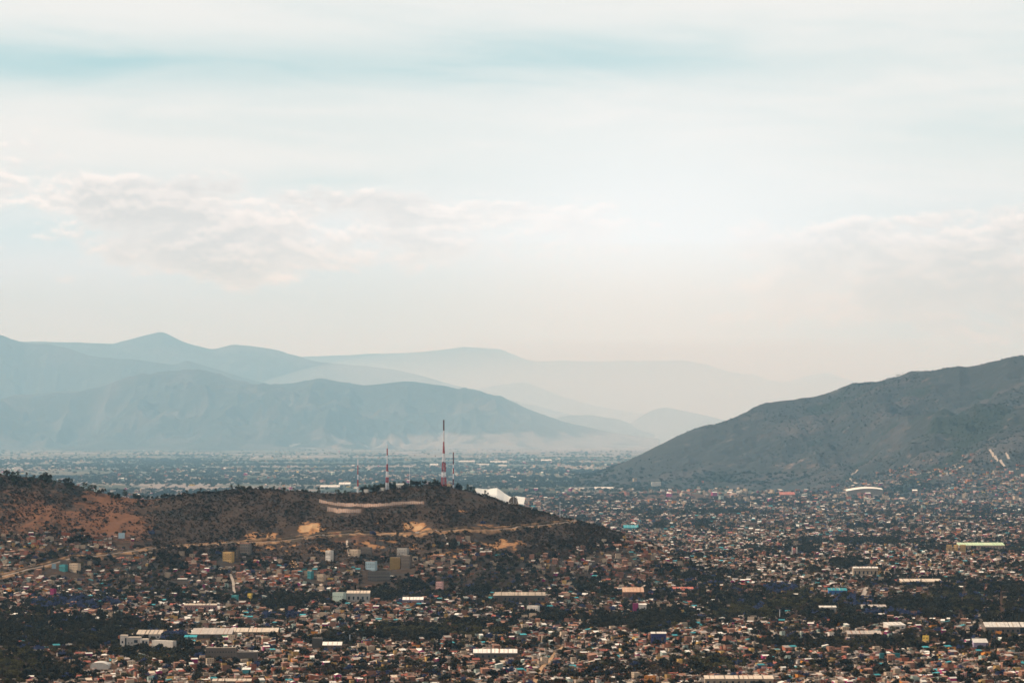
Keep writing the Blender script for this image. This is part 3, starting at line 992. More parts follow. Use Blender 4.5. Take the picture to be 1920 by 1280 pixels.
def block(px0, px1, pyt, pyb, label, cat, short, wall='white', roof='white', style='flat', storeys=2, depth=12.0, rz=0.0, win=True, name='building', front=55.0, parapet=None, rise=None, dark_door=False, group=None):
    """A larger building with walls, roof and one window per opening."""
    x, y, z, w = lot(px0, px1, pyb, name=short, front=front, depth=depth)
    hh = (pyb - pyt) / FPX * y
    if rz == 0 and win and w < 45 and style == 'flat':
        rz = -random.uniform(.3, .6)
        w = max(6.0, (w - depth * math.sin(-rz)) / math.cos(rz)) if w > depth else w * .72
        depth = min(depth, max(6.5, w * 1.1))
    o = root(name, (x, y + depth / 2, z), rz, label, cat, group)
    W, Rf = MB(), MB()
    w2, d2 = w / 2, depth / 2
    fs = depth * (CAM_Z - z) / y                # the roof seen from above takes part of that height
    if style == 'flat':
        h = max(2.6, hh - fs * .5)
        W.box(-w2, w2, -d2, d2, 0, h, bottom=False)
        t = .25; p = .6
        for a in ((-w2, w2, -d2, -d2 + t), (-w2, w2, d2 - t, d2), (-w2, -w2 + t, -d2 + t, d2 - t), (w2 - t, w2, -d2 + t, d2 - t)):
            W.box(*a, h + .002, h + p, bottom=False)
        Rf.box(-w2 + t, w2 - t, -d2 + t, d2 - t, h + .004, h + .08)
    elif style == 'shed':
        s = (rise if rise is not None else .12 * depth); h = max(2.6, hh - s - fs * .6); e = .8
        W.hexa([(-w2, -d2, 0), (w2, -d2, 0), (w2, d2, 0), (-w2, d2, 0), (-w2, -d2, h), (w2, -d2, h), (w2, d2, h + s), (-w2, d2, h + s)], 0, False)
        sl = s / depth
        q = [(-w2 - e, -d2 - e, h - sl * e + .03), (w2 + e, -d2 - e, h - sl * e + .03), (w2 + e, d2 + e, h + s + sl * e + .03), (-w2 - e, d2 + e, h + s + sl * e + .03)]
        Rf.hexa(q + [(a, b, c + .25) for a, b, c in q])
    elif style == 'gable':
        s = (rise if rise is not None else .14 * depth); h = max(2.6, hh - s); e = .8
        W.box(-w2, w2, -d2, d2, 0, h, bottom=False)
        for sx in (-1, 1):
            tri = [(sx * w2, -d2, h), (sx * w2, d2, h), (sx * w2, 0, h + s)]
            W.face(tri if sx > 0 else tri[::-1])
        sl = s / d2
        for sy in (-1, 1):
            q = [(-w2 - e, sy * (d2 + e), h - sl * e + .03), (w2 + e, sy * (d2 + e), h - sl * e + .03), (w2 + e, 0, h + s + .03), (-w2 - e, 0, h + s + .03)]
            if sy > 0: q = [q[1], q[0], q[3], q[2]]
            Rf.hexa(q + [(a, b, c + .22) for a, b, c in q])
    elif style == 'vault':
        s = (rise if rise is not None else .22 * w); h = max(1.5, hh - s)
        W.box(-w2, w2, -d2, d2, 0, h, bottom=False)
        n = 14
        prev = None
        for k in range(n + 1):
            a = math.pi * k / n
            p = (-math.cos(a) * (w2 + .4), h + math.sin(a) * s)
            if prev:
                (xa, za), (xb, zb) = prev, p
                Rf.hexa([(xa, -d2 - .5, za), (xb, -d2 - .5, zb), (xb, d2 + .5, zb), (xa, d2 + .5, za), (xa, -d2 - .5, za + .25), (xb, -d2 - .5, zb + .25), (xb, d2 + .5, zb + .25), (xa, d2 + .5, za + .25)])
            prev = p
        fan = [(-math.cos(math.pi * k / n) * w2, -d2 + .1, h + math.sin(math.pi * k / n) * (s - .05)) for k in range(n + 1)]
        W.face(fan)
        W.face([(a, d2 - .1, c) for a, b, c in fan][::-1])
    W.build('wall', wmat(wall), o)
    r_ = Rf.build('roof', rmat(roof), o)
    if style in ('shed', 'gable') and w > 24:
        nk = int(w / 7.0)
        yA, zA = -d2 - .7, h - (s / (depth if style == 'shed' else d2)) * .7
        yB, zB = (d2 + .7, h + s + s / depth * .7) if style == 'shed' else (-.3, h + s - .1)
        th = .03 + (.25 if style == 'shed' else .22)
        for k in range(1, nk):
            xk = -w2 + k * w / nk + random.uniform(-.8, .8); hw_ = random.choice([.35, .5, 1.0])
            S_ = MB()
            q = [(xk - hw_, yA, zA + th + .01), (xk + hw_, yA, zA + th + .01), (xk + hw_, yB, zB + th + .01), (xk - hw_, yB, zB + th + .01)]
            S_.hexa(q + [(p_, q_, r2 + .12) for p_, q_, r2 in q])
            S_.build('skylight_strip', rmat(random.choice(['pale grey', 'grey', 'rusty', 'cream'])), o)
        n_ = max(2, int(w / 9))
        for k in range(n_):
            S_ = MB(); xk = -w2 + (k + .5) * w / n_; ww_ = random.uniform(1.2, 2.2)
            S_.box(xk - ww_, xk + ww_, -d2 - .08, -d2 - .004, h * .25, h * .62)
            S_.build('window', GLASS if random.random() < .7 else DOOR, o)
    if win:
        n = max(2, int(w / 4.2)); zt = h / storeys
        wm_ = MB(); wm_.box(-1.05, 1.05, -.06, -.004, 0, 1.7); wme = wm_.mesh('window', GLASS)
        for s in range(storeys):
            for k in range(n):
                wo = link_obj('window', wme, o)
                wo.location = (-w2 + (k + .5) * w / n, -d2, s * zt + min(1.1, zt * .35))
                wo.scale = (random.uniform(.7, 1.1), 1, min(1, zt * .55 / 1.7))
            if storeys > 1 and style == 'flat':
                for k in range(max(1, int(depth / 4.5))):
                    wo = link_obj('window', wme, o)
                    wo.rotation_euler = (0, 0, -math.pi / 2)
                    wo.location = (-w2, -d2 + (k + .5) * depth / max(1, int(depth / 4.5)), s * zt + min(1.1, zt * .35))
                    wo.scale = (.75, 1, min(1, zt * .55 / 1.7))
                if s and random.random() < .75:
                    S_ = MB(); S_.box(-w2 - .15, w2 + .15, -d2 - random.uniform(.4, 1.3), -d2 - .07, s * zt - .12, s * zt + .12); S_.build('balcony_slab', wmat(random.choice(['white', 'cream', 'bare concrete'])), o)
    if dark_door:
        D = MB(); D.box(w * .08, w * .24, -d2 - .08, -d2 - .004, 0, h * .9); D.build('gate', GLASS, o)
    if parapet:
        Pp = MB(); Pp.box(-w2 - .1, w2 + .1, -d2 - .12, -d2 - .004, h - .2, h + .9); Pp.build('parapet_band', wmat(parapet), o)
    return o


B = block
B(385, 442, 1213, 1233, 'long beige two-storey school with rows of small dark windows', 'school', 'the beige school', 'bare concrete', 'cream', storeys=2, depth=12, name='school')
B(443, 482, 1221, 1239, 'low grey concrete hall next to the beige school', 'hall', 'the grey concrete hall', 'grey', 'pale grey', storeys=1, depth=14, name='hall', win=False)
B(256, 302, 1181, 1197, 'hall with a large cream sloping roof behind the white stepped institute', 'hall', 'the cream-roofed hall', 'white', 'cream', 'shed', 1, 30, win=False, name='hall', rise=5)
B(283, 331, 1200, 1215, 'long low white building with orange earth at its foot', 'building', 'the low white building', 'white', 'white', storeys=1, depth=10)
B(358, 434, 1178, 1196, 'big shed under a broad pale grey tilted roof', 'shed', 'the broad grey-roofed shed', 'grey', 'pale grey', 'shed', 1, 46, win=False, name='shed', rise=7)
B(434, 520, 1177, 1189, 'long shed with a bright cream roof behind the beige school', 'shed', 'the long cream shed', 'cream', 'cream', 'shed', 1, 26, win=False, name='shed', rise=5)
B(416, 433, 1191, 1197, 'small bright green canopy beside the grey shed', 'canopy', 'the green canopy', 'sage', 'green', 'shed', 1, 10, win=False, name='canopy', rise=2.5, front=30)
B(346, 368, 1190, 1198, 'small teal roofed workshop by the purple jacaranda trees', 'workshop', 'the teal workshop', 'sage', 'teal', 'shed', 1, 10, win=False, name='workshop', rise=2.5, front=30)
B(169, 202, 1241, 1254, 'hall with a white barrel-vault roof among dark trees', 'hall', 'the barrel-vault hall', 'white', 'white', 'vault', 1, 26, win=False, name='hall', rise=6)
B(650, 693, 1107, 1127, 'white warehouse with a cream roof beside its sage annex', 'warehouse', 'the white warehouse', 'white', 'cream', 'shed', 1, 22, win=False, name='warehouse', rise=4)
B(623, 649, 1110, 1128, 'sage green annex with dark windows beside the white warehouse', 'building', 'the sage annex', 'sage', 'pale grey', storeys=2, depth=14)
B(755, 793, 1119, 1131, 'market hall with a white roof and mauve walls', 'hall', 'the mauve market hall', 'mauve', 'white', 'shed', 1, 26, win=False, name='hall', rise=4)
B(610, 625, 1030, 1051, 'tall narrow white house standing alone on the hillside', 'house', 'the tall white house', 'white', 'white', storeys=4, depth=13, name='house', front=80)
B(685, 707, 1051, 1069, 'pale blue three-storey block with a red parapet band', 'building', 'the pale blue block', 'pale blue', 'cream', storeys=3, depth=14, parapet='terracotta', name='apartment_block', front=80)
B(731, 750, 1044, 1067, 'blank ochre-brown block beside the grey mid-rise', 'building', 'the blank ochre block', 'ochre', 'cream', storeys=4, depth=16, win=False, name='apartment_block', front=80)
B(752, 772, 1039, 1067, 'grey concrete mid-rise with white top storey on the hillside', 'building', 'the grey mid-rise', 'bare concrete', 'white', storeys=5, depth=14, name='apartment_block', front=80)
B(744, 767, 1024, 1041, 'white terraced house on stilts high on the hillside', 'house', 'the white terraced house', 'white', 'grey', storeys=3, depth=12, name='house', front=60)
B(655, 676, 1029, 1043, 'cream block of balconied flats under the bare slope', 'building', 'the balconied cream flats', 'cream', 'white', storeys=3, depth=12, name='apartment_block', front=60)
B(676, 698, 1022, 1039, 'dark grey half-built frame of a house on the slope', 'building', 'the half-built grey frame', 'grey', 'cream', storeys=3, depth=12, name='apartment_block', front=60)
B(689, 731, 1070, 1089, 'dark grey-green apartment row with three storeys of windows', 'building', 'the grey-green apartment row', 'grey', 'grey', storeys=3, depth=12, name='apartment_block', front=70)
B(576, 588, 1070, 1085, 'turquoise three-storey house squeezed between brick houses', 'house', 'the turquoise house', 'teal', 'white', storeys=3, depth=11, name='house')
B(594, 611, 1076, 1089, 'cream house with tall windows below the turquoise house', 'house', 'the cream arcade house', 'cream', 'cream', storeys=2, depth=10, name='house')
B(817, 832, 1090, 1105, 'pink three-storey house beside blue jacaranda trees', 'house', 'the pink house', 'pink', 'pink', storeys=3, depth=10, name='house')
B(928, 1022, 1110, 1127, 'very long shed with a peach-cream roof and dark eaves', 'shed', 'the very long shed', 'grey', 'cream', 'gable', 1, 30, win=False, name='shed', rise=6)
B(888, 969, 1217, 1234, 'long low shed with a grey-white roof among houses', 'shed', 'the long low shed', 'grey', 'white', 'gable', 1, 30, win=False, name='shed', rise=5)
B(1168, 1207, 1101, 1118, 'brick hall with a bright peach roof among dark trees', 'hall', 'the peach-roofed hall', 'brick', 'peach', 'shed', 1, 30, win=False, name='hall', rise=8)
B(1187, 1197, 1130, 1147, 'narrow magenta house wall against the white gabled house', 'house', 'the magenta house', 'magenta', 'white', storeys=2, depth=10, name='house', win=False)
B(1197.5, 1212, 1131, 1147, 'white windowless house leaning against the magenta house', 'house', 'the white windowless house', 'white', 'white', 'shed', 2, 10, name='house', win=False)
B(988, 1012, 1135, 1150, 'white two-storey house with four dark windows by long shed', 'house', 'the white four-window house', 'white', 'white', storeys=2, depth=11, name='house')
B(1208, 1231, 1266, 1279, 'bright orange house with a flat roof', 'house', 'the bright orange house', 'orange', 'orange', storeys=2, depth=10, name='house')
B(1322, 1450, 1266, 1282, 'very long low building with a pale cream roof edge', 'building', 'the long cream-edged building', 'cream', 'cream', 'shed', 1, 18, win=False, rise=3)
B(1221, 1249, 1184, 1205, 'indigo painted two-storey house with a white roof sheet', 'house', 'the indigo house', 'indigo', 'white', 'shed', 2, 10, name='house', rise=2)
B(1848, 1960, 1167, 1187, 'huge warehouse with grey walls, white roof and dark gate', 'warehouse', 'the huge grey warehouse', 'bare concrete', 'white', 'gable', 1, 44, win=False, name='warehouse', rise=7, dark_door=True)
B(1826, 1852, 1197, 1213, 'canopy hall with a tilted white roof between two cypresses', 'canopy', 'the tilted white canopy', 'mauve', 'white', 'shed', 1, 18, win=False, name='canopy', rise=5)
B(1650, 1688, 1224, 1234, 'long bright teal wall of a workshop yard', 'workshop', 'the teal-walled yard', 'teal', 'teal', storeys=1, depth=9, name='workshop', win=False)
B(1730, 1743, 1191, 1203, 'small box house painted bright yellow', 'house', 'the bright yellow house', 'yellow', 'yellow', storeys=2, depth=7, name='house')
B(1867, 1880, 1183, 1192, 'pair-windowed orange shop before the huge grey warehouse', 'shop', 'the orange shop', 'orange', 'orange', storeys=1, depth=7, name='shop', front=40)
B(1798, 1884, 1017, 1029, 'wide market hall under a lime green roof', 'hall', 'the lime-roofed market', 'cream', 'lime', 'shed', 1, 44, win=False, name='market_hall', rise=6)
for i, (a, b_) in enumerate(((1775, 1786), (1788, 1798), (1800, 1812))):
    B(a, b_, 1021, 1036, ['ochre apartment block at the far end of the row of three by lime roof', 'middle ochre apartment block of the row of three by lime roof', 'ochre apartment block touching the lime-roofed market, last of three'][i], 'apartment block', 'the ochre apartment blocks', 'ochre', 'cream', storeys=4, depth=14, name='apartment_block')
B(1537, 1568, 1135, 1147, 'white walled workshop with white roof among olive trees', 'workshop', 'the white workshop', 'white', 'white', 'shed', 1, 14, win=False, name='workshop', rise=2)
B(1554, 1588, 1102, 1114, 'blue-teal sports hall with a pale roof', 'hall', 'the blue-teal sports hall', 'blue', 'teal', 'shed', 1, 18, win=False, name='hall', rise=4)
B(1690, 1766, 1085, 1094, 'long depot with a flat cream roof', 'depot', 'the cream depot', 'cream', 'cream', 'shed', 1, 34, win=False, name='depot', rise=4)
B(1617, 1662, 1133, 1142, 'workshop with a grey-blue shallow roof by jacaranda trees', 'workshop', 'the grey-blue workshop', 'sage', 'pale grey', 'shed', 1, 20, win=False, name='workshop', rise=3)
B(1590, 1653, 1182, 1193, 'long grey-roofed depot among dense houses', 'depot', 'the long grey depot', 'bare concrete', 'pale grey', 'shed', 1, 22, win=False, name='depot', rise=4)
B(1661, 1696, 1166, 1178, 'angled white canopy roof over a yard', 'canopy', 'the angled white canopy', 'white', 'white', 'shed', 1, 22, win=False, name='canopy', rise=4, rz=.3)
B(1600, 1646, 1062, 1079, 'pale cream convent-like building below a dark grove', 'building', 'the pale cream convent', 'cream', 'white', 'gable', 2, 20, name='convent')
B(1463, 1491, 922, 932, 'long hall with a bright red roof far across the city', 'hall', 'the red-roofed hall', 'brick', 'red tile', 'shed', 1, 60, win=False, name='hall', rise=12)
B(1222, 1239, 903, 911, 'white box factory standing in far fields', 'factory', 'the white box factory', 'white', 'white', storeys=1, depth=60, win=False, name='factory')
B(1170, 1197, 984, 994, 'hall with a teal roof at the foot of the scrub hill nose', 'hall', 'the teal-roofed hall', 'teal', 'teal', 'shed', 1, 40, win=False, name='hall', rise=8)
B(110, 127, 1058, 1071, 'teal green house beside the highway', 'house', 'the teal green house', 'teal', 'teal', storeys=2, depth=10, name='house')
B(129, 151, 1055, 1073, 'beige apartment house with grid of windows by highway', 'apartment house', 'the beige apartments', 'cream', 'cream', storeys=4, depth=12, name='apartment_block')
B(417, 439, 1033, 1053, 'yellow-beige four-storey block at the gully mouth', 'building', 'the yellow-beige block', 'ochre', 'cream', storeys=4, depth=13, name='apartment_block')
B(441, 450, 1031, 1047, 'slim grey block beside the yellow-beige block', 'building', 'the slim grey block', 'grey', 'pale grey', storeys=4, depth=11, name='apartment_block')
B(450, 471, 1017, 1038, 'dark building with a red roof edge by highway', 'building', 'the dark red-edged building', 'grey', 'red tile', storeys=4, depth=12, parapet='terracotta', name='apartment_block')
B(93, 105, 1103, 1117, 'magenta painted house among dense grey houses', 'house', 'the magenta painted house', 'magenta', 'rusty', storeys=2, depth=9, name='house')
B(464, 473, 1112, 1125, 'yellow two-storey house by the pale sloping street', 'house', 'the yellow street house', 'yellow', 'yellow', storeys=2, depth=9, name='house')
B(434, 447, 1115, 1125, 'cyan house by the pale sloping street', 'house', 'the cyan street house', 'teal', 'white', storeys=2, depth=9, name='house')
B(345, 406, 1131, 1145, 'long pinkish school wing with a cream roof', 'school', 'the pinkish school wing', 'pink', 'cream', 'shed', 2, 14, name='school', rise=2)
B(455, 469, 1251, 1262, 'bright teal shed below the grey concrete hall', 'shed', 'the bright teal shed', 'teal', 'white', 'shed', 1, 9, win=False, name='shed', rise=2)
B(333, 350, 1083, 1087, 'long thin white roof over an open shelter', 'shelter', 'the thin white shelter', 'grey', 'white', 'shed', 1, 9, win=False, name='shelter', rise=1)
B(398, 470, 1272, 1282, 'long low block with a cream roof edge on bare ground', 'building', 'the low cream-edged block', 'bare concrete', 'cream', 'shed', 1, 14, win=False, rise=2)
B(585, 604, 1195, 1214, 'grey concrete tower block of bare walls among houses', 'building', 'the bare concrete block', 'grey', 'pale grey', storeys=3, depth=12, win=False, name='apartment_block')
B(605, 640, 1203, 1216, 'grey hall with a slanted white roof beside concrete block', 'hall', 'the slanted white-roof hall', 'bare concrete', 'white', 'shed', 1, 16, win=False, name='hall', rise=4)
B(1262, 1300, 1100, 1106, 'low building with a mauve-red roof in the trees', 'building', 'the mauve-roofed building', 'mauve', 'red tile', 'shed', 1, 16, win=False, rise=3)
# far sheds on the valley floor
for i, (a, b_, t, q, lb) in enumerate(((860, 890, 863, 869, 'longest of the far white factory sheds beyond the masts'), (896, 917, 869, 873, 'far white factory shed with short flat roof'),
                                       (919, 950, 864, 868, 'far thin white factory shed behind two others'), (935, 950, 871, 875, 'small far white shed in front of longer sheds'),
                                       (806, 821, 869, 874, 'far white shed seen beside the tallest mast'), (1015, 1034, 861, 865, 'far white shed in the green middle of valley'),
                                       (600, 636, 909, 915, 'white flat store beyond the hill saddle'), (635, 656, 904, 911, 'white store with flat roof just beyond the hilltop'),
                                       (1115, 1150, 913, 917, 'long white depot on the near edge of far fields'), (1084, 1096, 915, 919, 'small white depot beside a long white depot'))):
    B(a, b_, t, q, lb, 'shed', 'the far sheds', 'white', 'white', 'shed', 1, 70, win=False, name='shed', rise=10)
# hilltop houses
B(743, 757, 895, 906, 'white house with a pitched roof on the hilltop', 'house', 'the hilltop white house', 'white', 'white', 'gable', 1, 12, name='house', rise=4, front=10)
B(708, 723, 904, 912, 'low white hilltop building half hidden in trees', 'house', 'the low hilltop building', 'white', 'white', storeys=1, depth=10, name='house', front=10)
B(682, 692, 910, 917, 'small white hilltop hut at the end of the tree row', 'hut', 'the hilltop hut', 'white', 'white', storeys=1, depth=9, name='hut', front=10)
B(838, 847, 909, 916, 'tan hut at the foot of the tallest mast', 'hut', 'the tan mast hut', 'cream', 'cream', storeys=1, depth=8, name='hut', front=10)


# the white stepped institute: three joined blocks
x, y, z, w = lot(224, 278, 1214, name='the white institute', depth=20)
o = root('institute', (x, y + 9, z), 0.0, 'white modern stepped institute with corners coloured dark as shade by dark grove', 'institute')
u = w / 54.0
W1, W2, W3 = MB(), MB(), MB()
W1.box(-27 * u, -14 * u, -2, 12, 0, 21); W2.box(-14 * u + .01, 12 * u, -8, 10, 0, 18); W3.box(12 * u + .01, 26 * u, -12, 8, 0, 15)
for b_, t in ((W1, 21), (W2, 18), (W3, 15)):
    b_.build('block', wmat('white'), o)
for a in ((-27.3 * u, -13.7 * u, -2.3, 12.3, 21.01), (-14 * u + .3, 12 * u, -8.3, 10.3, 18.01), (12 * u + .3, 26.3 * u, -12.3, 8.3, 15.01)):
    q = MB(); q.box(a[0], a[1], a[2], a[3], a[4], a[4] + .5); q.build('roof', rmat('cream'), o)
for a in ((-18 * u, -14.2 * u, -2.1, 0, 17), (16 * u, 20 * u, -12.1, 0, 13), (22 * u, 26.05 * u, -12.1, 1, 12), (0 * u, 7 * u, -8.1, 9, 14), (-11 * u, -9 * u, -8.1, 8, 10), (-5 * u, -3 * u, -8.1, 8, 10), (-24 * u, -21 * u, -2.1, 8, 12)):  # tall corner panels carry painted shade of recessed faces; the others are windows
    q = MB(); q.box(a[0], a[1], a[2] - .1, a[2] + .09, a[3], a[4]); q.build('window', GLASS, o)

# far stadium-like arena
x, y, z, w = lot(1588, 1656, 931, name='the white arena', depth=80)
o = root('arena', (x, y + 40, z), 0, 'large white arena with a swooping roof far across the city', 'arena')
W, Rf = MB(), MB()
n = 16
for k in range(n):
    a0, a1 = -w / 2 + w * k / n, -w / 2 + w * (k + 1) / n
    h0 = 30 + 14 * math.sin(k / n * 2.6); h1 = 30 + 14 * math.sin((k + 1) / n * 2.6)
    W.hexa([(a0, -30, 0), (a1, -30, 0), (a1, 30, 0), (a0, 30, 0), (a0, -30, h0), (a1, -30, h1), (a1, 30, h1 + 6), (a0, 30, h0 + 6)], 0, False)
    q = [(a0, -34, h0 + .1), (a1, -34, h1 + .1), (a1, 34, h1 + 6.5), (a0, 34, h0 + 6.5)]
    Rf.hexa(q + [(p, r_, s + 1.5) for p, r_, s in q])
W.build('wall', wmat('bare concrete'), o); Rf.build('roof', rmat('white'), o)

# churches with red domes
for px_, pb, hh, lb in ((1461, 1027, 13, 'small church with terracotta towers and dome among old roofs'), (1490, 1040, 18, 'twin-towered church with white front and red dome')):
    x, y, z, w = lot(px_ - 7, px_ + 7, pb, name='the church', depth=20)
    o = root('church', (x, y + 9, z), 0, lb, 'church')
    u = hh / FPX * y
    N_ = MB(); N_.box(-5, 5, -6, 16, 0, u * .55); N_.build('nave', wmat('pink' if hh > 15 else 'terracotta'), o)
    for sx in (-1, 1):
        T = MB(); T.box(sx * 6.6 - 1.5, sx * 6.6 + 1.5, -7, -4, 0, u * .75); T.cyl(sx * 6.6, -5.5, u * .75, u * .9, 1.7, .1, 8)
        T.build('tower', wmat('white' if hh > 15 else 'terracotta'), o)
    D = MB()
    for k in range(4):
        a0, a1 = k * math.pi / 8, (k + 1) * math.pi / 8
        D.cyl(0, 8, u * .55 + math.sin(a0) * 5, u * .55 + math.sin(a1) * 5, 4.6 * math.cos(a0), max(.1, 4.6 * math.cos(a1)), 12)
    D.build('dome', rmat('red tile'), o)


# ------------------------------------------------------------------ antenna masts
def mast(px_, pyb, pyt, bands, w0, w1, label, dishes=()):
    x, y, z = Gc(px_)
    ht = (pyb - pyt) / FPX * y
    o = root('antenna_mast', (x, y, z - 1), 0.4, label, 'mast', None)
    zz = 0.0
    for frac, cm in bands:
        S = MB(); z0, z1 = zz, zz + frac * ht
        def half(q):
            t = min(q / ht, 1.0)
            return max(w0 * (1 - t / .62) + w1 * t / .62, w1) / 2 if t < .62 else w1 / 2
        n = max(1, int((z1 - z0) / max(3.0, half(z0) * 2.2)))
        for k in range(n):
            a, b_ = z0 + (z1 - z0) * k / n, z0 + (z1 - z0) * (k + 1) / n
            ha, hb = half(a), half(b_)
            ca = [(-ha, -ha), (ha, -ha), (ha, ha), (-ha, ha)]; cb = [(-hb, -hb), (hb, -hb), (hb, hb), (-hb, hb)]
            lr = 0.62 if ha > 1.2 else .5
            for i in range(4):
                j = (i + 1) % 4
                S.bar((*ca[i], a), (*cb[i], b_), lr, lr)
                S.bar((*ca[i], a), (*ca[j], a), .36)
                S.bar((*ca[i], a), (*cb[j], b_), .36)
                S.bar((*ca[j], a), (*cb[i], b_), .36)
        S.build('mast_section', {'r': STEEL_R, 'w': STEEL_W, 'd': STEEL_D}[cm], o)
        zz = z1
    for (fz, ang, rad, cm) in dishes:
        D = MB(); q = fz * ht
        off = max(w1, w0 * (1 - fz)) / 2 + rad * .4
        cx_, cy_ = math.cos(ang) * off, math.sin(ang) * off
        d = Vector((math.cos(ang), math.sin(ang), 0))
        D.bar(Vector((cx_, cy_, q)), Vector((cx_, cy_, q)) + d * .9, rad * .55, rad, 10)
        dm = {'r': STEEL_R, 'w': STEEL_W, 'd': STEEL_D}[cm]
        dob = D.build('dish', dm, o)
        D = MB(); D.bar((0, 0, q), (cx_, cy_, q), .2); D.build('dish_arm', dm, dob)
    return o


mast(832, 910, 786, [(.14, 'r'), (.075, 'w'), (.15, 'r'), (.13, 'w'), (.175, 'r'), (.17, 'w'), (.16, 'd')], 11.0, 2.2, 'tallest red and white lattice mast with dishes on the hilltop',
     [(.08, -1.2, 2.6, 'r'), (.1, .2, 2.6, 'd'), (.2, -.6, 2.0, 'w'), (.24, -2.5, 2.6, 'd'), (.27, .1, 3.0, 'd'), (.3, -1.5, 2.4, 'r'), (.33, .3, 2.6, 'd'), (.36, -2.2, 2.2, 'd'), (.18, -2.8, 1.8, 'w'), (.04, .1, 2.4, 'd')])
mast(726, 906, 821, [(.17, 'w'), (.12, 'r'), (.13, 'w'), (.16, 'r'), (.19, 'w'), (.15, 'r'), (.08, 'w')], 7.5, 1.6, 'slender red and white mast rising from the hilltop trees', [(.42, -1.0, 1.8, 'r'), (.2, -2.0, 1.8, 'r')])
mast(671, 914, 851, [(.2, 'w'), (.2, 'r'), (.15, 'w'), (.28, 'r'), (.17, 'w')], 3.2, 1.2, 'short thin mast at the end of the hilltop tree row', [(.5, -1.5, 1.2, 'w')])
mast(850, 913, 845, [(.1, 'w'), (.17, 'd'), (.14, 'w'), (.16, 'r'), (.1, 'w'), (.33, 'd')], 2.6, 1.5, 'thin dark-topped mast close beside the tallest mast')
for i, (px_, pb, pt, lb) in enumerate(((768, 906, 868, 'very thin guyed pole mast between the two tallest masts'), (1050, 970, 940, 'thin pole mast on the low nose of the hill'), (656, 1206, 1189, 'pale concrete pole standing by the green belt'),
                                       (1462, 1162, 1142, 'pale tall floodlight pole above the olive trees'), (335, 1228, 1217, 'white water pipe pole amid dark trees'))):
    x, y, z = G(px_, pb)
    if pb < 980: x, y, z = Gc(px_)
    o = root('pole', (x, y, z - .5), 0, lb, 'pole')
    q = MB(); q.cyl(0, 0, 0, (pb - pt) / FPX * y, .6, .4, 8); q.build('shaft', STEEL_W, o)
    q = MB(); q.box(-1.4, 1.4, -.2, .2, (pb - pt) / FPX * y, (pb - pt) / FPX * y + .5); q.build('cross_arm', STEEL_W, o)


# ------------------------------------------------------------------ open-air theatre tent
x0, y0, z0 = Gc(930, 6)
UP = y0 / FPX                 # metres per photograph pixel there
o = root('theatre_tent', (x0, y0, z0), 0, 'white tensile roof of the hillside theatre swooping over its stage', 'tent')
fabric = mat('tent_fabric', (0.80, 0.73, 0.62), 0.6, 0.04, 0.05)


def tz(p): return (938 - p) * UP
top = [(-42, 919, 30), (-36, 917, 34), (-26, 918.5, 40), (-14, 919.5, 44), (-4, 917.5, 46), (2, 917, 46), (8, 921, 44), (16, 927, 40), (24, 932, 36), (32, 935, 32), (38, 932, 26)]
bot = [(-40, 925, 4), (-34, 927, 2), (-26, 929, 0), (-14, 931, -2), (-4, 933, -3), (2, 935, -4), (8, 938, -4), (13, 941, -3), (18, 943, -2), (23, 946, 0), (26, 944, 4)]
NS, NT = 41, 14
ti = np.linspace(0, 10, NS)
tp = np.array(top, float); bt = np.array(bot, float)
ip = lambda a, c: np.interp(ti, np.arange(11), a[:, c])
V = []
for s in range(NS):
    for t in range(NT):
        f = t / (NT - 1)
        xx = ip(tp, 0)[s] * f + ip(bt, 0)[s] * (1 - f)
        yy = ip(tp, 2)[s] * f + ip(bt, 2)[s] * (1 - f)
        pp = ip(tp, 1)[s] * f + ip(bt, 1)[s] * (1 - f)
        V.append((xx * UP, yy, tz(pp) - 4.5 * math.sin(f * math.pi)))
T = MB(); T.v = V
for s in range(NS - 1):
    for t in range(NT - 1):
        a = s * NT + t
        T.f.append((a, a + NT, a + NT + 1, a + 1)); T.m.append(0)
tent = T.build('canopy', fabric, o)
md = tent.modifiers.new('thick', 'SOLIDIFY'); md.thickness = .35
T = MB()                    # small second sail beyond the stage
for (a, b_, c) in (((38, 932, 20), (55, 934, 16), (52, 947, -2)), ((38, 932, 20), (52, 947, -2), (42, 946, 2))):
    p = [(q[0] * UP, q[2], tz(q[1])) for q in (a, b_, c)]
    T.face(p); T.face([(q[0], q[1] + .4, q[2]) for q in p][::-1])
T.build('side_sail', fabric, o)
T = MB()                    # solid grey arch, its colour imitates the shade in the stage opening
n = 12
arc = [((33 - 10 * math.cos(math.pi * k / n)) * UP, 12.0, tz(947) + math.sin(math.pi * k / n) * 14 * UP) for k in range(n + 1)]
for k in range(n):
    a, b_ = arc[k], arc[k + 1]
    T.hexa([(a[0], 12, tz(952)), (b_[0], 12, tz(952)), (b_[0], 30, tz(952)), (a[0], 30, tz(952)), a, b_, (b_[0], 30, b_[2]), (a[0], 30, a[2])])
T.build('stage_shade_block', wmat('grey'), o)
T = MB(); T.box(27 * UP, 42 * UP, 4, 11, tz(953), tz(946)); T.build('stage_wall', wmat('cream'), o)
for px_, pt in ((2, 917), (-36, 917), (38, 932), (33, 931)):
    T = MB(); T.bar((px_ * UP, 44 if px_ < 30 else 11.4, tz(950)), (px_ * UP, 44 if px_ < 30 else 11.4, tz(pt)), .5, .3, 8); T.build('tent_mast', STEEL_W, o)
T = MB()
for k in range(6):
    T.box((-36 + k * 9) * UP, (-28 + k * 9) * UP, 6 + k, 40, tz(952), tz(929.5 + k * 2.4) - 3)
T.build('seating_tiers', wmat('grey'), o)


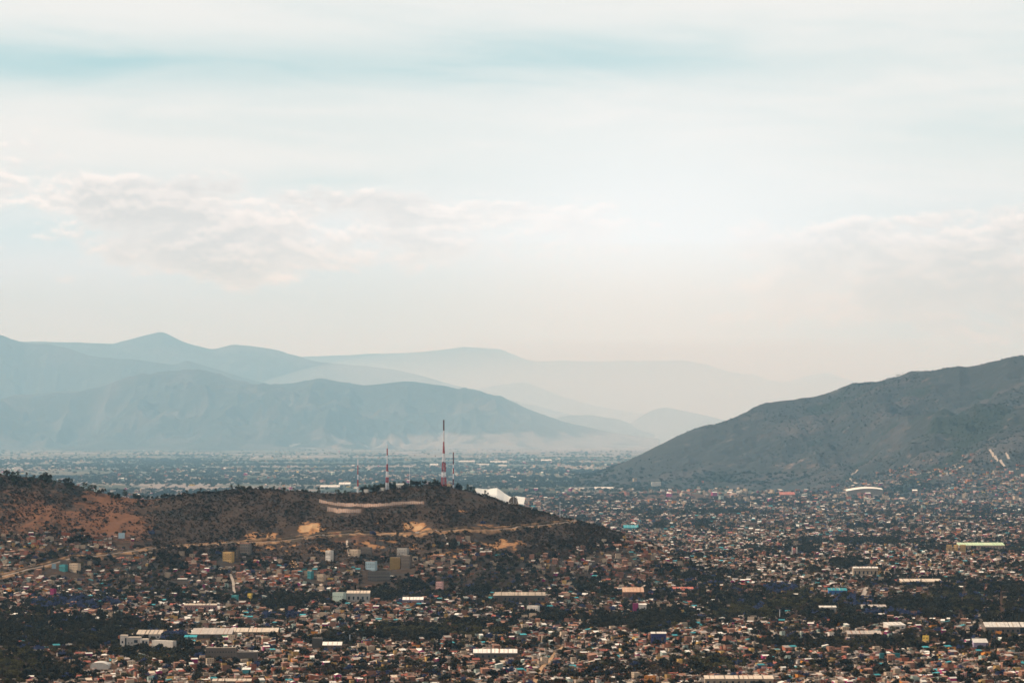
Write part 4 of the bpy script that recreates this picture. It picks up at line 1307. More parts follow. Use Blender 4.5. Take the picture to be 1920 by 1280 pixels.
# ------------------------------------------------------------------ retaining wall terraces on the hill
conc = mat('terrace_concrete', (0.50, 0.31, 0.22), 0.9, 0.15, 0.2)
conc2 = mat('terrace_post', (0.52, 0.40, 0.31), 0.9, 0.12, 0.2)
x0, y0, z0 = G(690, 950)
wall = root('retaining_wall', (x0, y0, z0), 0, 'long pinkish concrete retaining wall of ribbed panels across the hill', 'wall')


def terrace(line, hpx):
    xs = np.array([p[0] for p in line], float); ysb = np.array([p[1] for p in line], float)
    n = int((xs[-1] - xs[0]) / 4.2)
    pts = [G(px_, float(np.interp(px_, xs, ysb))) for px_ in np.linspace(xs[0], xs[-1], n + 1)]
    yy = np.array([p[1] for p in pts]); kk = np.ones(5) / 5
    yy = np.convolve(np.pad(yy, 2, 'edge'), kk, 'valid')
    for i in range(n):
        (xa, _, za), (xb, _, zb) = pts[i], pts[i + 1]
        ya, yb_ = yy[i], yy[i + 1]
        ha = hpx * UP * (.75 + .45 * random.random())
        P_ = MB(); lean = 3.0; th = 4.0
        P_.hexa([(xa, ya, za - 4), (xb, yb_, zb - 4), (xb, yb_ + th + lean, zb - 4), (xa, ya + th + lean, za - 4), (xa, ya + lean, za + ha), (xb, yb_ + lean, zb + ha), (xb, yb_ + lean + th, zb + ha), (xa, ya + lean + th, za + ha)])
        q = P_.build('panel', conc, wall); q.location = (-x0, -y0, -z0)
        P_ = MB()
        P_.hexa([(xa - .8, ya - 2.2, za - 4), (xa + .8, ya - 2.2, za - 4), (xa + .8, ya + 1, za - 4), (xa - .8, ya + 1, za - 4), (xa - .6, ya + lean - .8, za + ha + .4), (xa + .6, ya + lean - .8, za + ha + .4), (xa + .6, ya + lean + 1, za + ha + .4), (xa - .6, ya + lean + 1, za + ha + .4)])
        q = P_.build('rib', conc2, wall); q.location = (-x0, -y0, -z0)


terrace([(599, 941), (615, 945), (640, 948.5), (690, 950), (720, 949), (745, 946), (770, 944), (795, 945)], 5.2)
terrace([(614, 958), (640, 961), (677, 961)], 7)


# ------------------------------------------------------------------ billboards and vehicles by the highway
for (a, b_, t, q, cn, lb) in ((222, 234, 998, 1014, 'pale blue', 'large pale blue billboard above the hillside houses'), (113, 125, 1049, 1062, 'bare concrete', 'grey-backed billboard on posts beside the highway'),
                              (97, 105, 1056, 1070, 'pale blue', 'small pale billboard below the highway edge'), (291, 301, 993, 1003, 'grey', 'small grey billboard at the scrub edge')):
    x, y, z = G((a + b_) / 2, q); LAND.append((x, y, 14, 8, 40, None))
    o = root('billboard', (x, y, z - .5), 0, lb, 'billboard')
    w = (b_ - a) / FPX * y; h = (q - t) / FPX * y
    P_ = MB(); P_.box(-w / 2, w / 2, -.2, .2, h * .35, h); P_.build('panel', wmat(cn), o)
    P_ = MB(); P_.box(-w / 2 - .25, w / 2 + .25, .21, .5, h * .35 - .2, h + .2); P_.build('frame', STEEL_D, o)
    for sx in (-.32, .32):
        P_ = MB(); P_.cyl(sx * w, .35, 0, h * .5, .3, .3, 8); P_.build('post', STEEL_D, o)


def vehicle(px_, lane, cn, label, cat, L_=4.6, Wd=1.9, Hh=1.5):
    k = int(np.argmin(np.abs(bpx - px_)))
    x, y, z = RX[k] + nx[k] * lane, RY[k] + ny[k] * lane, RZ[k] + .06
    o = root(cat.replace(' ', '_'), (x, y, z), math.atan2(ty[k], tx[k]), label, cat)
    paint = wmat(cn)
    P_ = MB(); P_.box(-L_ / 2, L_ / 2, -Wd / 2, Wd / 2, .35, Hh * .62); P_.build('body', paint, o)
    P_ = MB(); a, b_ = (-L_ * .28, L_ * .22) if cat == 'car' else (-L_ * .49, L_ * .49)
    P_.hexa([(a, -Wd * .47, Hh * .622), (b_ + .4, -Wd * .47, Hh * .622), (b_ + .4, Wd * .47, Hh * .622), (a, Wd * .47, Hh * .622), (a + .3, -Wd * .4, Hh), (b_, -Wd * .4, Hh), (b_, Wd * .4, Hh), (a + .3, Wd * .4, Hh)])
    P_.build('cabin', GLASS if cat == 'car' else paint, o)
    for sx in (-.32, .32):
        for sy in (-1, 1):
            P_ = MB(); P_.bar((sx * L_, sy * Wd * .5, .36), (sx * L_, sy * Wd * .36, .36), .36, .36, 10); P_.build('wheel', TANK_K, o)


vehicle(228, -2.5, 'indigo', 'black car on the highway below the hillside houses', 'car')
vehicle(628, -2.5, 'rust', 'red bus on the highway below the retaining wall', 'bus', 11, 2.5, 3.1)
vehicle(604, 2.5, 'white', 'white van on the highway just ahead of the red bus', 'van', 6, 2.1, 2.5)
vehicle(583, -2.5, 'white', 'white car on the highway behind the white van', 'car')
vehicle(658, -2.5, 'grey', 'grey car on the highway past the red bus', 'car')
vehicle(784, -2.5, 'white', 'white truck on the highway under the pale earth cut', 'truck', 9, 2.4, 3.0)
vehicle(1012, -2.5, 'white', 'white car on the highway at the hill nose', 'car')

# pale tracks and lanes
track_mat = mat('dirt_track', (0.42, 0.235, 0.11), 0.95, 0.2, 0.05)
street_mat = mat('pale_street', (0.38, 0.29, 0.215), 0.95, 0.15, 0.05)
TRACKS = []


def track(name, pts, width, material, label):
    P_ = np.array([G(*p) for p in pts])
    n = 40
    t = np.linspace(0, len(pts) - 1, n)
    xx = np.interp(t, np.arange(len(pts)), P_[:, 0]); yy = np.interp(t, np.arange(len(pts)), P_[:, 1])
    dx, dy = np.gradient(xx), np.gradient(yy); l = np.hypot(dx, dy) + 1e-6
    px_, py_ = -dy / l, dx / l
    wv = width * (1 + .25 * fbm(t * 2.1, t * 0 + 4, 2))
    rows = []
    for o_ in (-.5, 0, .5):
        xo, yo = xx + px_ * wv * o_, yy + py_ * wv * o_
        rows.append((xo, yo, H(xo, yo) + .5))
    ob = grid_mesh(name, np.array([r_[0] for r_ in rows]), np.array([r_[1] for r_ in rows]), np.array([r_[2] for r_ in rows]), material)
    tag(ob, label, 'track', kind='structure')
    TRACKS.append((xx, yy, width))


track('dirt_track', [(1000, 1290), (1006, 1268), (1015, 1252), (1030, 1238), (1042, 1222), (1056, 1212)], 6.5, track_mat, 'orange dirt track between the houses')
track('street', [(432, 1076), (437, 1088), (438, 1102), (442, 1114)], 6, street_mat, 'pale straight street climbing the slope')
track('street', [(1625, 1100), (1620, 1112), (1612, 1124)], 10, street_mat, 'pale street between dark trees')
track('dirt_track', [(650, 1013), (652, 1026), (655, 1042)], 5, street_mat, 'pale steps down the hillside')
track('dirt_track', [(828, 992), (833, 1000), (838, 1010)], 4, street_mat, 'pale gully on the hillside')
track('dirt_track', [(545, 1052), (556, 1060), (548, 1066)], 16, track_mat, 'orange bare lot among hillside houses')
track('dirt_track', [(1594, 896), (1600, 903), (1608, 909)], 14, street_mat, 'orange track climbing the mountain foot')
track('dirt_track', [(1596, 890), (1608, 880)], 10, street_mat, 'pale track on the mountain foot')
track('dirt_track', [(1855, 842), (1866, 856), (1884, 874)], 11, street_mat, 'pale track up the mountain suburb')
track('dirt_track', [(1886, 848), (1892, 860)], 10, street_mat, 'short pale track up the mountain suburb')
track('canal', [(720, 1207), (800, 1206), (850, 1203), (960, 1201)], 18, track_mat, 'pale bank of a canal under the green belt')
track('canal', [(960, 1172), (1000, 1170), (1062, 1167)], 26, street_mat, 'pale road beside the green belt')


# ------------------------------------------------------------------ city: where houses and trees stand
TOP_L = np.array([(-100, 996), (0, 998), (250, 1000), (258, 1018), (300, 1040), (430, 1032), (480, 1040), (540, 1052), (640, 1046), (700, 1040), (790, 1040), (800, 1022), (870, 1006), (900, 1022), (960, 1036), (1080, 1026), (1160, 1012), (1185, 985), (1200, 940), (1400, 932), (1560, 912), (1640, 888), (1750, 858), (1920, 846), (2060, 840)], float)
GROVES = [  # px, py, rx, ry, kind, density of trees
    (185, 1182, 120, 22, 'broadleaf', .95), (60, 1196, 90, 20, 'broadleaf', .9), (150, 1206, 120, 10, 'broadleaf', .8), (105, 1268, 40, 12, 'broadleaf', 1), (30, 1250, 45, 28, 'olive', .8),
    (150, 1132, 70, 10, 'jacaranda', .8), (310, 1196, 34, 6, 'jacaranda', 1), (535, 1136, 34, 10, 'broadleaf', 1), (527, 1158, 26, 7, 'jacaranda', 1), (345, 1222, 30, 14, 'broadleaf', .95), (300, 1236, 50, 12, 'olive', .7), (250, 1226, 50, 10, 'broadleaf', .8),
    (1215, 1166, 100, 20, 'broadleaf', .95), (800, 1186, 150, 12, 'olive', .8), (880, 1176, 90, 8, 'broadleaf', .7), (620, 1205, 40, 10, 'broadleaf', .8), (760, 1196, 90, 8, 'broadleaf', .9),
    (1520, 1018, 30, 6, 'broadleaf', 1), (1590, 1016, 26, 6, 'broadleaf', 1), (1625, 1017, 24, 5, 'broadleaf', 1), (1662, 1018, 22, 5, 'broadleaf', 1), (1597, 1060, 38, 9, 'broadleaf', 1), (1513, 1034, 18, 6, 'broadleaf', .9), (1525, 1072, 17, 7, 'broadleaf', 1),
    (1240, 985, 18, 7, 'broadleaf', .9), (1310, 984, 18, 6, 'broadleaf', .8), (1350, 962, 70, 4, 'broadleaf', .8), (332, 1066, 22, 10, 'broadleaf', 1), (415, 1076, 14, 8, 'broadleaf', 1), (1500, 1130, 70, 18, 'olive', .75), (1560, 1150, 50, 12, 'broadleaf', .8),
    (1730, 1140, 90, 16, 'broadleaf', .75), (1780, 1126, 60, 8, 'olive', .8), (1690, 1150, 50, 10, 'jacaranda', .4), (1600, 1130, 40, 8, 'jacaranda', .6), (1460, 1108, 30, 8, 'jacaranda', .6), (1900, 1106, 30, 12, 'broadleaf', .9), (1868, 1106, 12, 10, 'broadleaf', .9),
    (1110, 1100, 34, 14, 'broadleaf', .9), (1250, 1070, 22, 12, 'broadleaf', .9), (1290, 1080, 26, 8, 'broadleaf', .8), (1390, 1150, 60, 10, 'olive', .7), (1100, 1080, 60, 10, 'dry', .6), (1070, 1035, 90, 14, 'dry', .75), (900, 1112, 26, 8, 'broadleaf', .9), (715, 1118, 30, 10, 'broadleaf', .8),
    (780, 1100, 50, 10, 'broadleaf', .6), (1200, 1258, 90, 12, 'dry', .7), (700, 1262, 110, 12, 'dry', .7), (1030, 1160, 60, 10, 'broadleaf', .6), (1340, 1250, 60, 14, 'olive', .6), (600, 1066, 20, 6, 'broadleaf', .8), (840, 1030, 30, 8, 'broadleaf', .8), (785, 1024, 20, 7, 'broadleaf', .8),
    (190, 1052, 30, 7, 'broadleaf', .6), (80, 1048, 50, 9, 'broadleaf', .9), (150, 1012, 30, 12, 'broadleaf', .8), (480, 1064, 16, 6, 'broadleaf', .8), (380, 1036, 60, 10, 'dry', .7), (1450, 1185, 60, 8, 'dry', .5), (1600, 1168, 60, 10, 'broadleaf', .8), (1890, 1165, 40, 8, 'broadleaf', .7),
]
JAC = [(470, 1076), (615, 1132), (640, 1178), (845, 1086), (810, 1098), (930, 1164), (1148, 1148), (1186, 1128), (1245, 1110), (1010, 1140), (1660, 1110), (1722, 1098), (1842, 1130), (1642, 1162), (1508, 1196), (905, 985), (700, 1004), (205, 1046), (285, 1004), (255, 1175), (50, 1184), (372, 1236), (1385, 1250), (1640, 1262), (1870, 1270), (700, 1252), (1420, 1140), (1405, 1132), (1290, 1092), (1340, 1096), (1800, 1122), (70, 1222), (45, 1220)]


def gmask(px, py):
    wob = fbm(px / 22.0, py / 9.0, 3)
    d = np.zeros(len(px)); kk = np.full(len(px), -1)
    for i, (cx_, cy_, rx, ry, kd, dn) in enumerate(GROVES):
        q = ((px - cx_) / rx) ** 2 + ((py - cy_) / ry) ** 2 + 1.3 * wob
        v = dn * np.clip((1.15 - q) / .55, 0, 1)
        kk = np.where(v > d, i, kk); d = np.maximum(d, v)
    return d, kk


def land_clear(x, y, hh):
    ok = np.ones(len(x), bool)
    for (lx, ly, hw, dep, fr, nm) in LAND:
        dy = ly + dep / 2 - y
        ok &= ~((np.abs(x - lx) < hw + 6) & (dy > -dep / 2 - 8) & (dy < dep / 2 + fr))
    for xx, yy, wd in TRACKS:
        for i in range(0, len(xx), 2):
            dx, dy = x - xx[i], yy[i] - y
            ok &= ~((np.abs(dx) < wd * .5 + 5) & (dy > -6) & (dy < 26))
    return ok


def lots(y0, y1, du, dv, ang, blk, seed):
    """Street grid turned by ang: plots du x dv, a street after every blk plots."""
    r = np.random.default_rng(seed)
    ca, sa = math.cos(ang), math.sin(ang)
    R_ = y1 * 1.06
    half = int(R_ / du * .26)
    iu = np.arange(-half - 60, half + 60); iv = np.arange(int(y0 / dv * .8), int(y1 / dv * 1.25))
    U_, V_ = np.meshgrid(iu, iv)
    U_ = U_.ravel(); V_ = V_.ravel()
    uu = U_ * du + (U_ // blk) * 9.0 - (half / blk) * 0
    vv = V_ * dv + (V_ // 2) * 7.0
    vv = vv * (dv * 2) / (dv * 2 + 7.0)
    uu = uu * (du * blk) / (du * blk + 9.0)
    n = len(uu)
    uu = uu + r.uniform(-.7, .7, n); vv = vv + r.uniform(-1.6, 1.6, n)
    yc_ = (y0 + y1) / 2
    x = uu * ca - (vv - yc_) * sa; y = uu * sa + (vv - yc_) * ca + yc_
    k = (y >= y0) & (y < y1) & (np.abs(x) < y * .205 + 160)
    return x[k], y[k], r


HX, HY, HR = [], [], []
TXs, TYs, TK, TS = [], [], [], []
KINDS = list(LEAF)
for (ya, yb_, du, dv, ang, blk, seed) in ((3650, 5000, 11.5, 13, .30, 6, 1), (5000, 6500, 11.5, 13.5, -.18, 7, 2), (6500, 9000, 13, 15, .12, 6, 3), (9000, 12000, 18, 22, -.1, 6, 4), (12000, 17000, 26, 34, .2, 6, 5)):
    x, y, r = lots(ya, yb_, du, dv, ang, blk, seed)
    z = H(x, y)
    px, py = project(x, y, z)
    top = np.interp(px, TOP_L[:, 0], TOP_L[:, 1]) + 5 * fbm(x / 90., y / 90., 2)
    top = np.where((y > 7700) & (px < 1200), 929, top)
    inside = py > top
    gd, gk = gmask(px, py)
    hillside = FORTIN.height(x, y) > 25
    thin = fbm(x / 260., y / 420., 3)
    near = np.clip((6200 - y) / 2000, 0, 1)
    p_house = np.where(hillside, .80, .72 - .12 * near) - .62 * np.clip(thin * 2.4 + .1 * near, -.2, 1)
    fade = np.clip((py - top) / 26.0, .18, 1)
    p_house = p_house * np.where(px > 1180, fade, np.clip(fade * 2.6, .45, 1))
    p_house = np.where(gd > 0, p_house * (1 - .74 * gd), p_house)
    p_house = np.where(y > 12000, p_house * .8, p_house)
    u = r.random(len(x))
    rd = road_dist(x, y)
    clear = land_clear(x, y, 6) & (rd > 17)
    # nothing high directly below the highway that would hide it
    front_road = (rd < 40) & (py > np.interp(px, [p[0] for p in ROAD_PX], [p[1] for p in ROAD_PX]))
    isH = inside & clear & (u < p_house) & ~front_road
    HX.append(x[isH]); HY.append(y[isH])
    nH = isH.sum()
    HR.append(ang + np.where(r.random(nH) < .75, r.integers(0, 2, nH) * math.pi, (r.integers(0, 2, nH) + .5) * math.pi) + r.normal(0, .02, nH))
    # trees on the plots left free and in the yards
    free = inside & ~isH & clear & (rd > 14)
    pt = np.where(gd > 0, .5 + .4 * gd, .46 + .5 * np.clip(thin * 2 + .2, 0, 1))
    pt = np.where(hillside, pt * .7, pt)
    isT = free & (r.random(len(x)) < pt)
    yard = isH & (r.random(len(x)) < .34)
    for m_, jit in ((isT, 3.0), (yard, 7.0)):
        n = m_.sum()
        TXs.append(x[m_] + r.normal(0, jit, n)); TYs.append(y[m_] + r.normal(0, jit, n))
        base_k = np.array([KINDS.index(k_) for k_ in r.choice(['broadleaf', 'olive', 'dry', 'jacaranda', 'cypress'], n, p=[.50, .21, .21, .05, .03])])
        gi_ = gk[m_]
        use = (gi_ >= 0) & (r.random(n) < .62)
        gkinds = np.array([KINDS.index(g[4]) for g in GROVES])
        TK.append(np.where(use, gkinds[np.maximum(gi_, 0)], base_k))
        TS.append(np.where(gi_ >= 0, r.uniform(1.0, 1.7, n), np.where(r.random(n) < .25, r.uniform(1.0, 1.5, n), r.uniform(.5, 1.0, n))) * np.where(y[m_] > 9000, 1.25, 1))
HX = np.concatenate(HX); HY = np.concatenate(HY); HR = np.concatenate(HR)
# houses spilling up the foot of the mountain
n = 5200
px = rng.uniform(1560, 2000, n); yy = rng.uniform(12000, 16500, n); xx = yy * (px - 960) / FPX
zz = H(xx, yy); pxx, pyy = project(xx, yy, zz)
tl_ = np.interp(pxx, TOP_L[:, 0], TOP_L[:, 1])
kp = (RIGHT.height(xx, yy) > 0) & (pyy > tl_) & (rng.random(n) < np.clip((pyy - tl_) / 40, .12, .8)) & (fbm(xx / 300., yy / 300., 2) > -.15)
HX = np.concatenate([HX, xx[kp]]); HY = np.concatenate([HY, yy[kp]]); HR = np.concatenate([HR, rng.uniform(0, 6.28, kp.sum())])
nfx = len(HX)
HS = np.where(HY > 12000, rng.uniform(.9, 1.5, nfx), np.where(HY > 9000, rng.uniform(.8, 1.25, nfx), rng.uniform(.60, .95, nfx)))
HI = rng.integers(0, NARCH, nfx)
# bigger houses where the hillside carries flats
HZ = H(HX, HY)
hp = FORTIN.height(HX, HY)
tallish = (hp > 8) & (rng.random(nfx) < .18)
HI = np.where(tallish, rng.integers(0, NARCH // 30, nfx) * 30 + 29, HI)
HZ = HZ - np.where(HY > 12000, 1.2, np.where(hp > 6, 1.5, .5))

TX = np.concatenate(TXs); TY = np.concatenate(TYs); TK = np.concatenate(TK); TS = np.concatenate(TS)
# jacarandas that stand out
jx = np.array([G(a, b_)[:2] for a, b_ in JAC])
jn = len(jx)
TX = np.concatenate([TX, jx[:, 0], jx[:, 0] + rng.normal(0, 7, jn)]); TY = np.concatenate([TY, jx[:, 1], jx[:, 1] + rng.normal(0, 7, jn)])
TK = np.concatenate([TK, np.full(2 * jn, KINDS.index('jacaranda'))]); TS = np.concatenate([TS, rng.uniform(1.1, 1.6, 2 * jn)])
# trees standing along the lower edge of the highway
hk = rng.integers(0, len(RX), 240)
hb = 960 + FPX * RX[hk] / RY[hk]
keep = rng.random(240) < np.where((hb > 262) & (hb < 300), 1, np.where((hb > 345) & (hb < 475), .95, .22))
hk = hk[keep]
ho_ = -rng.uniform(11, 30, len(hk))
TX = np.concatenate([TX, RX[hk] + nx[hk] * ho_]); TY = np.concatenate([TY, RY[hk] + ny[hk] * ho_])
TK = np.concatenate([TK, rng.choice([KINDS.index('broadleaf'), KINDS.index('olive'), KINDS.index('dry')], len(hk))]); TS = np.concatenate([TS, rng.uniform(.6, 1.2, len(hk))])
# lone dark cypresses
cpx = [(1820, 1222), (1861, 1222), (1496, 1092), (1760, 1086), (1816, 1282), (1140, 1240), (930, 1208), (1300, 1222), (815, 1222), (846, 1218), (823, 1218), (884, 1215), (1398, 1164), (1088, 1160), (1745, 1236), (1660, 1245)]
cx_ = np.array([G(a, b_)[:2] for a, b_ in cpx])
TX = np.concatenate([TX, cx_[:, 0]]); TY = np.concatenate([TY, cx_[:, 1]]); TK = np.concatenate([TK, np.full(len(cx_), KINDS.index('cypress'))]); TS = np.concatenate([TS, rng.uniform(1.3, 1.9, len(cx_))])
TZ = H(TX, TY)
TV = rng.integers(0, 4, len(TX))
TR = rng.uniform(0, 6.28, len(TX))

# ------------------------------------------------------------------ the houses and trees that show largest are things of their own
LX = np.array([l[0] for l in LAND]); LY = np.array([l[1] for l in LAND])
LN = [l[5] for l in LAND]


def nearest(x, y, ban=()):
    d = np.hypot((LX - x), (LY - y) * .35)
    out = []
    for i in np.argsort(d):
        if LN[i] and LN[i] not in out: out.append(LN[i])
        if len(out) == 2: return out


hw = np.array([a['w'] for a in ARCH])[HI] * HS; hh_ = np.array([a['h'] for a in ARCH])[HI] * HS
hpx, hpy = project(HX, HY, HZ)
score = hw * hh_ / HY ** 2 * ((hpx > 6) & (hpx < 1914) & (hpy < 1282))
order = np.argsort(-score)[:300]
single = np.zeros(nfx, bool); single[order] = True
for i in order:
    a = ARCH[HI[i]]
    lb = a['desc'] + ' near ' + nearest(HX[i], HY[i])[0]
    if len(lb.replace('-', ' ').split()) > 16: lb = lb.replace(' sheet', '').replace(' and black tank', '').replace(' and cream tank', '').replace('rooftop room over flat', 'rooftop room on')
    if len(lb.replace('-', ' ').split()) > 16: lb = lb.replace(' roof near', ' near')
    o = root('house', (HX[i], HY[i], HZ[i]), HR[i], lb, 'house', 'houses: ' + lb)
    o.scale = (HS[i],) * 3
    prev = o
    for nm, me in a['meshes']:
        prev = link_obj(nm, me, prev if nm == 'tank_lid' else o)
k = ~single
scatter('town_houses', [a['joined'] for a in ARCH], np.stack([HX, HY, HZ], -1)[k], HR[k], HS[k], HI[k], 'dense mass of small houses filling the valley city', 'houses')

KN = {'broadleaf': 'dark green broadleaf tree', 'olive': 'olive-green tree', 'jacaranda': 'blue-purple jacaranda tree', 'dry': 'dry brown tree', 'cypress': 'tall dark cypress', 'pine': 'hilltop pine', 'scrub': 'bush', 'far': 'tree'}
tw = np.array([[t['w'] * t['h'] for t in TREES[kd]] for kd in KINDS])[TK, TV] * TS ** 2
tpx, tpy = project(TX, TY, TZ)
score = tw / TY ** 2 * ((tpx > 6) & (tpx < 1914) & (tpy < 1284))
order = np.argsort(-score)[:300]
single = np.zeros(len(TX), bool); single[order] = True
for i in order:
    kd = KINDS[TK[i]]; t = TREES[kd][TV[i]]
    th = t['h'] * TS[i]
    size = 'very big ' if th > 15.5 else 'big ' if th > 14 else 'middling ' if th > 12 else 'smaller '
    nn = nearest(TX[i], TY[i])
    lb = size + KN[kd] + ' near ' + nn[0] + ' towards ' + nn[1]
    if len(lb.replace('-', ' ').split()) > 16: lb = size + KN[kd] + ' near ' + nn[0]
    o = root('cypress_tree' if kd == 'cypress' else 'jacaranda_tree' if kd == 'jacaranda' else 'tree', (TX[i], TY[i], TZ[i]), TR[i], lb, 'tree', 'trees: ' + lb)
    o.scale = (TS[i],) * 3
    link_obj('trunk', t['trunk'], o); link_obj('crown', t['crown'], o)
k = ~single
src = [t['joined'] for kd in KINDS for t in TREES[kd]]
scatter('town_trees', src, np.stack([TX, TY, TZ], -1)[k], TR[k], TS[k], (TK * 4 + TV)[k], 'countless dark trees between the houses of the city', 'trees')

# ------------------------------------------------------------------ pines along the crest of the hill
crest = []
rc = np.random.default_rng(21)
for (a, b_, n, s0, s1, back) in ((0, 130, 44, 1.2, 1.9, 70), (130, 262, 30, 1.1, 1.8, 60), (262, 420, 30, .8, 1.3, 30), (420, 520, 18, .9, 1.4, 30), (520, 660, 18, .7, 1.2, 20), (676, 742, 34, 1.1, 1.75, 14), (742, 824, 26, .9, 1.6, 14), (855, 890, 14, 1.0, 1.5, 14), (906, 920, 2, .9, 1.2, 10), (985, 1030, 8, .6, 1.0, 20)):
    for q in rc.uniform(a, b_, n):
        yy = crest_y(q) - abs(rc.normal(0, back)) + 8
        crest.append((yy * (q - 960) / FPX, yy, rc.uniform(s0, s1), q))
crest.sort(key=lambda c: c[3])
NEARC = ((45, 'at the high end of the orange ridge'), (95, 'on the ridge above the stepped hillside houses'), (145, 'midway along the orange ridge'), (200, 'on the ridge dropping towards the saddle'), (262, 'on the ridge above the pale blue billboard'), (420, 'on the saddle of the ridge'), (560, 'on the first knoll past the saddle'), (668, 'on the ridge short of the hilltop hut'), (760, 'by the white hilltop houses'), (826, 'between the hilltop house and tallest mast'), (935, 'beside the theatre tent'), (1100, 'on the ridge past the theatre tent'))
for (x, y, s, q) in crest:
    z = float(H(np.array([x]), np.array([y]))[0])
    kd = 'pine' if rc.random() < .6 else 'broadleaf'
    t = TREES[kd][rc.integers(0, 4)]
    where = next(tx_ for lim, tx_ in NEARC if q < lim)
    lb = ('tall ' if s > 1.15 else 'small ' if s < .8 else '') + ('dark pine ' if kd == 'pine' else 'dark round tree ') + where
    o = root('pine_tree' if kd == 'pine' else 'tree', (x, y, z - .3), rc.uniform(0, 6.28), lb, 'tree', 'ridge trees: ' + lb)
    o.scale = (s,) * 3
    link_obj('trunk', t['trunk'], o); link_obj('crown', t['crown'], o)

# ------------------------------------------------------------------ scrub on the hill
n = 52000
q = rng.uniform(-60, 1300, n)
yb0, yc0, hc0 = FORTIN.cols(q)
t = rng.uniform(.0, 1.12, n)
yy = yb0 + (yc0 - yb0) * t; xx = yy * (q - 960) / FPX
zz = H(xx, yy); fh = FORTIN.height(xx, yy)
pxx, pyy = project(xx, yy, zz)
tanv = .62 * ellipse(pxx, pyy, 30, 975, 190, 75) + ellipse(pxx, pyy, 225, 965, 70, 55)
barev = ellipse(pxx, pyy, 572, 990, 40, 14) + ellipse(pxx, pyy, 780, 990, 30, 15) + ellipse(pxx, pyy, 905, 992, 40, 14) + .6 * ellipse(pxx, pyy, 820, 1040, 70, 16) + .6 * ellipse(pxx, pyy, 920, 1020, 80, 14)
cl = fbm(xx / 70., yy / 110., 3) + .7 * (ridged(xx / 120., yy / 260., 3) - .45)
pr = .94 - .62 * np.clip(tanv, 0, 1) - .8 * np.clip(barev, 0, 1) + .95 * cl
top = np.interp(pxx, TOP_L[:, 0], TOP_L[:, 1])
ok = (fh > 3) & (rng.random(n) < pr) & (pyy < top + 18) & (road_dist(xx, yy) > rng.choice([7.5, 10, 13], n))
w1 = np.interp(pxx, [599, 615, 640, 690, 720, 745, 770, 795], [941, 945, 948.5, 950, 949, 946, 944, 945])
wallx = ((pxx > 594) & (pxx < 799) & (pyy > w1 - 6) & (pyy < w1 + 4)) | ((pxx > 610) & (pxx < 681) & (pyy > 951) & (pyy < 966))
ok &= ~wallx
ki = np.where(rng.random(n) < .70, KINDS.index('scrub'), np.where(rng.random(n) < .6, KINDS.index('dry'), KINDS.index('broadleaf')))
ss = np.where(ki == KINDS.index('scrub'), rng.uniform(.7, 1.6, n), rng.uniform(.35, .8, n))
scatter('hill_scrub', src, np.stack([xx, yy, zz - .2], -1)[ok], rng.uniform(0, 6.28, ok.sum()), ss[ok], (ki * 4 + rng.integers(0, 4, n))[ok], 'dry brown scrub bushes covering the hill', 'scrub')

# ------------------------------------------------------------------ trees and farm buildings of the far valley
n = 60000
yy = 1 / rng.uniform(1 / 47000., 1 / 11800., n)
q = rng.uniform(-40, 1960, n); xx = yy * (q - 960) / FPX
gz = fbm(xx / 900., yy / 1300., 3); st = fbm(xx / 2600., yy / 500. + 50, 3)
pr = .42 + 1.3 * gz + .5 * st - .8 * np.clip((yy - 30000) / 14000, 0, 1)
rh = RIGHT.height(xx, yy)
ok = (rng.random(n) < np.clip(pr, .04, 1)) & (rh < 60)
zz = H(xx, yy)
scatter('valley_trees', [t['joined'] for t in TREES['far']], np.stack([xx, yy, zz - .5], -1)[ok], rng.uniform(0, 6.28, ok.sum()), rng.uniform(.7, 1.6, ok.sum()) * np.clip(yy[ok] / 16000, 1, 1.5), rng.integers(0, 4, ok.sum()), 'green belts of trees across the far valley floor', 'trees')
n = 9500
yy = 1 / rng.uniform(1 / 45000., 1 / 12500., n)
q = rng.uniform(-20, 1940, n); xx = yy * (q - 960) / FPX
gz = fbm(xx / 700. + 9, yy / 1500. + 4, 3)
pr = .25 + 1.6 * gz - .35 * np.clip((yy - 26000) / 14000, 0, 1)
rh = RIGHT.height(xx, yy)
ok = (rng.random(n) < np.clip(pr, .05, 1)) & (rh < 5)
light = [i for i, a in enumerate(ARCH) if ('white' in a['desc'] or 'cream' in a['desc'])]
scatter('valley_houses', [ARCH[i]['joined'] for i in light], np.stack([xx, yy, H(xx, yy) - .3], -1)[ok], rng.uniform(0, 6.28, ok.sum()), rng.uniform(1.2, 2.3, ok.sum()), rng.integers(0, len(light), ok.sum()), 'scattered pale houses of villages across the far valley', 'houses')
# trees dotting the mountain
n = 26000
q = rng.uniform(1100, 1960, n); yy = rng.uniform(12300, 18600, n); xx = yy * (q - 960) / FPX
rh = RIGHT.height(xx, yy)
ok = (rh > 8) & (fbm(xx / 500., yy / 500., 3) + rng.normal(0, .25, n) > .05)
scatter('mountain_trees', [t['joined'] for t in TREES['far']], np.stack([xx, yy, rh - .5], -1)[ok], rng.uniform(0, 6.28, ok.sum()), rng.uniform(.35, .8, ok.sum()), rng.integers(0, 4, ok.sum()), 'dark trees and bushes dotting the mountainside', 'trees')

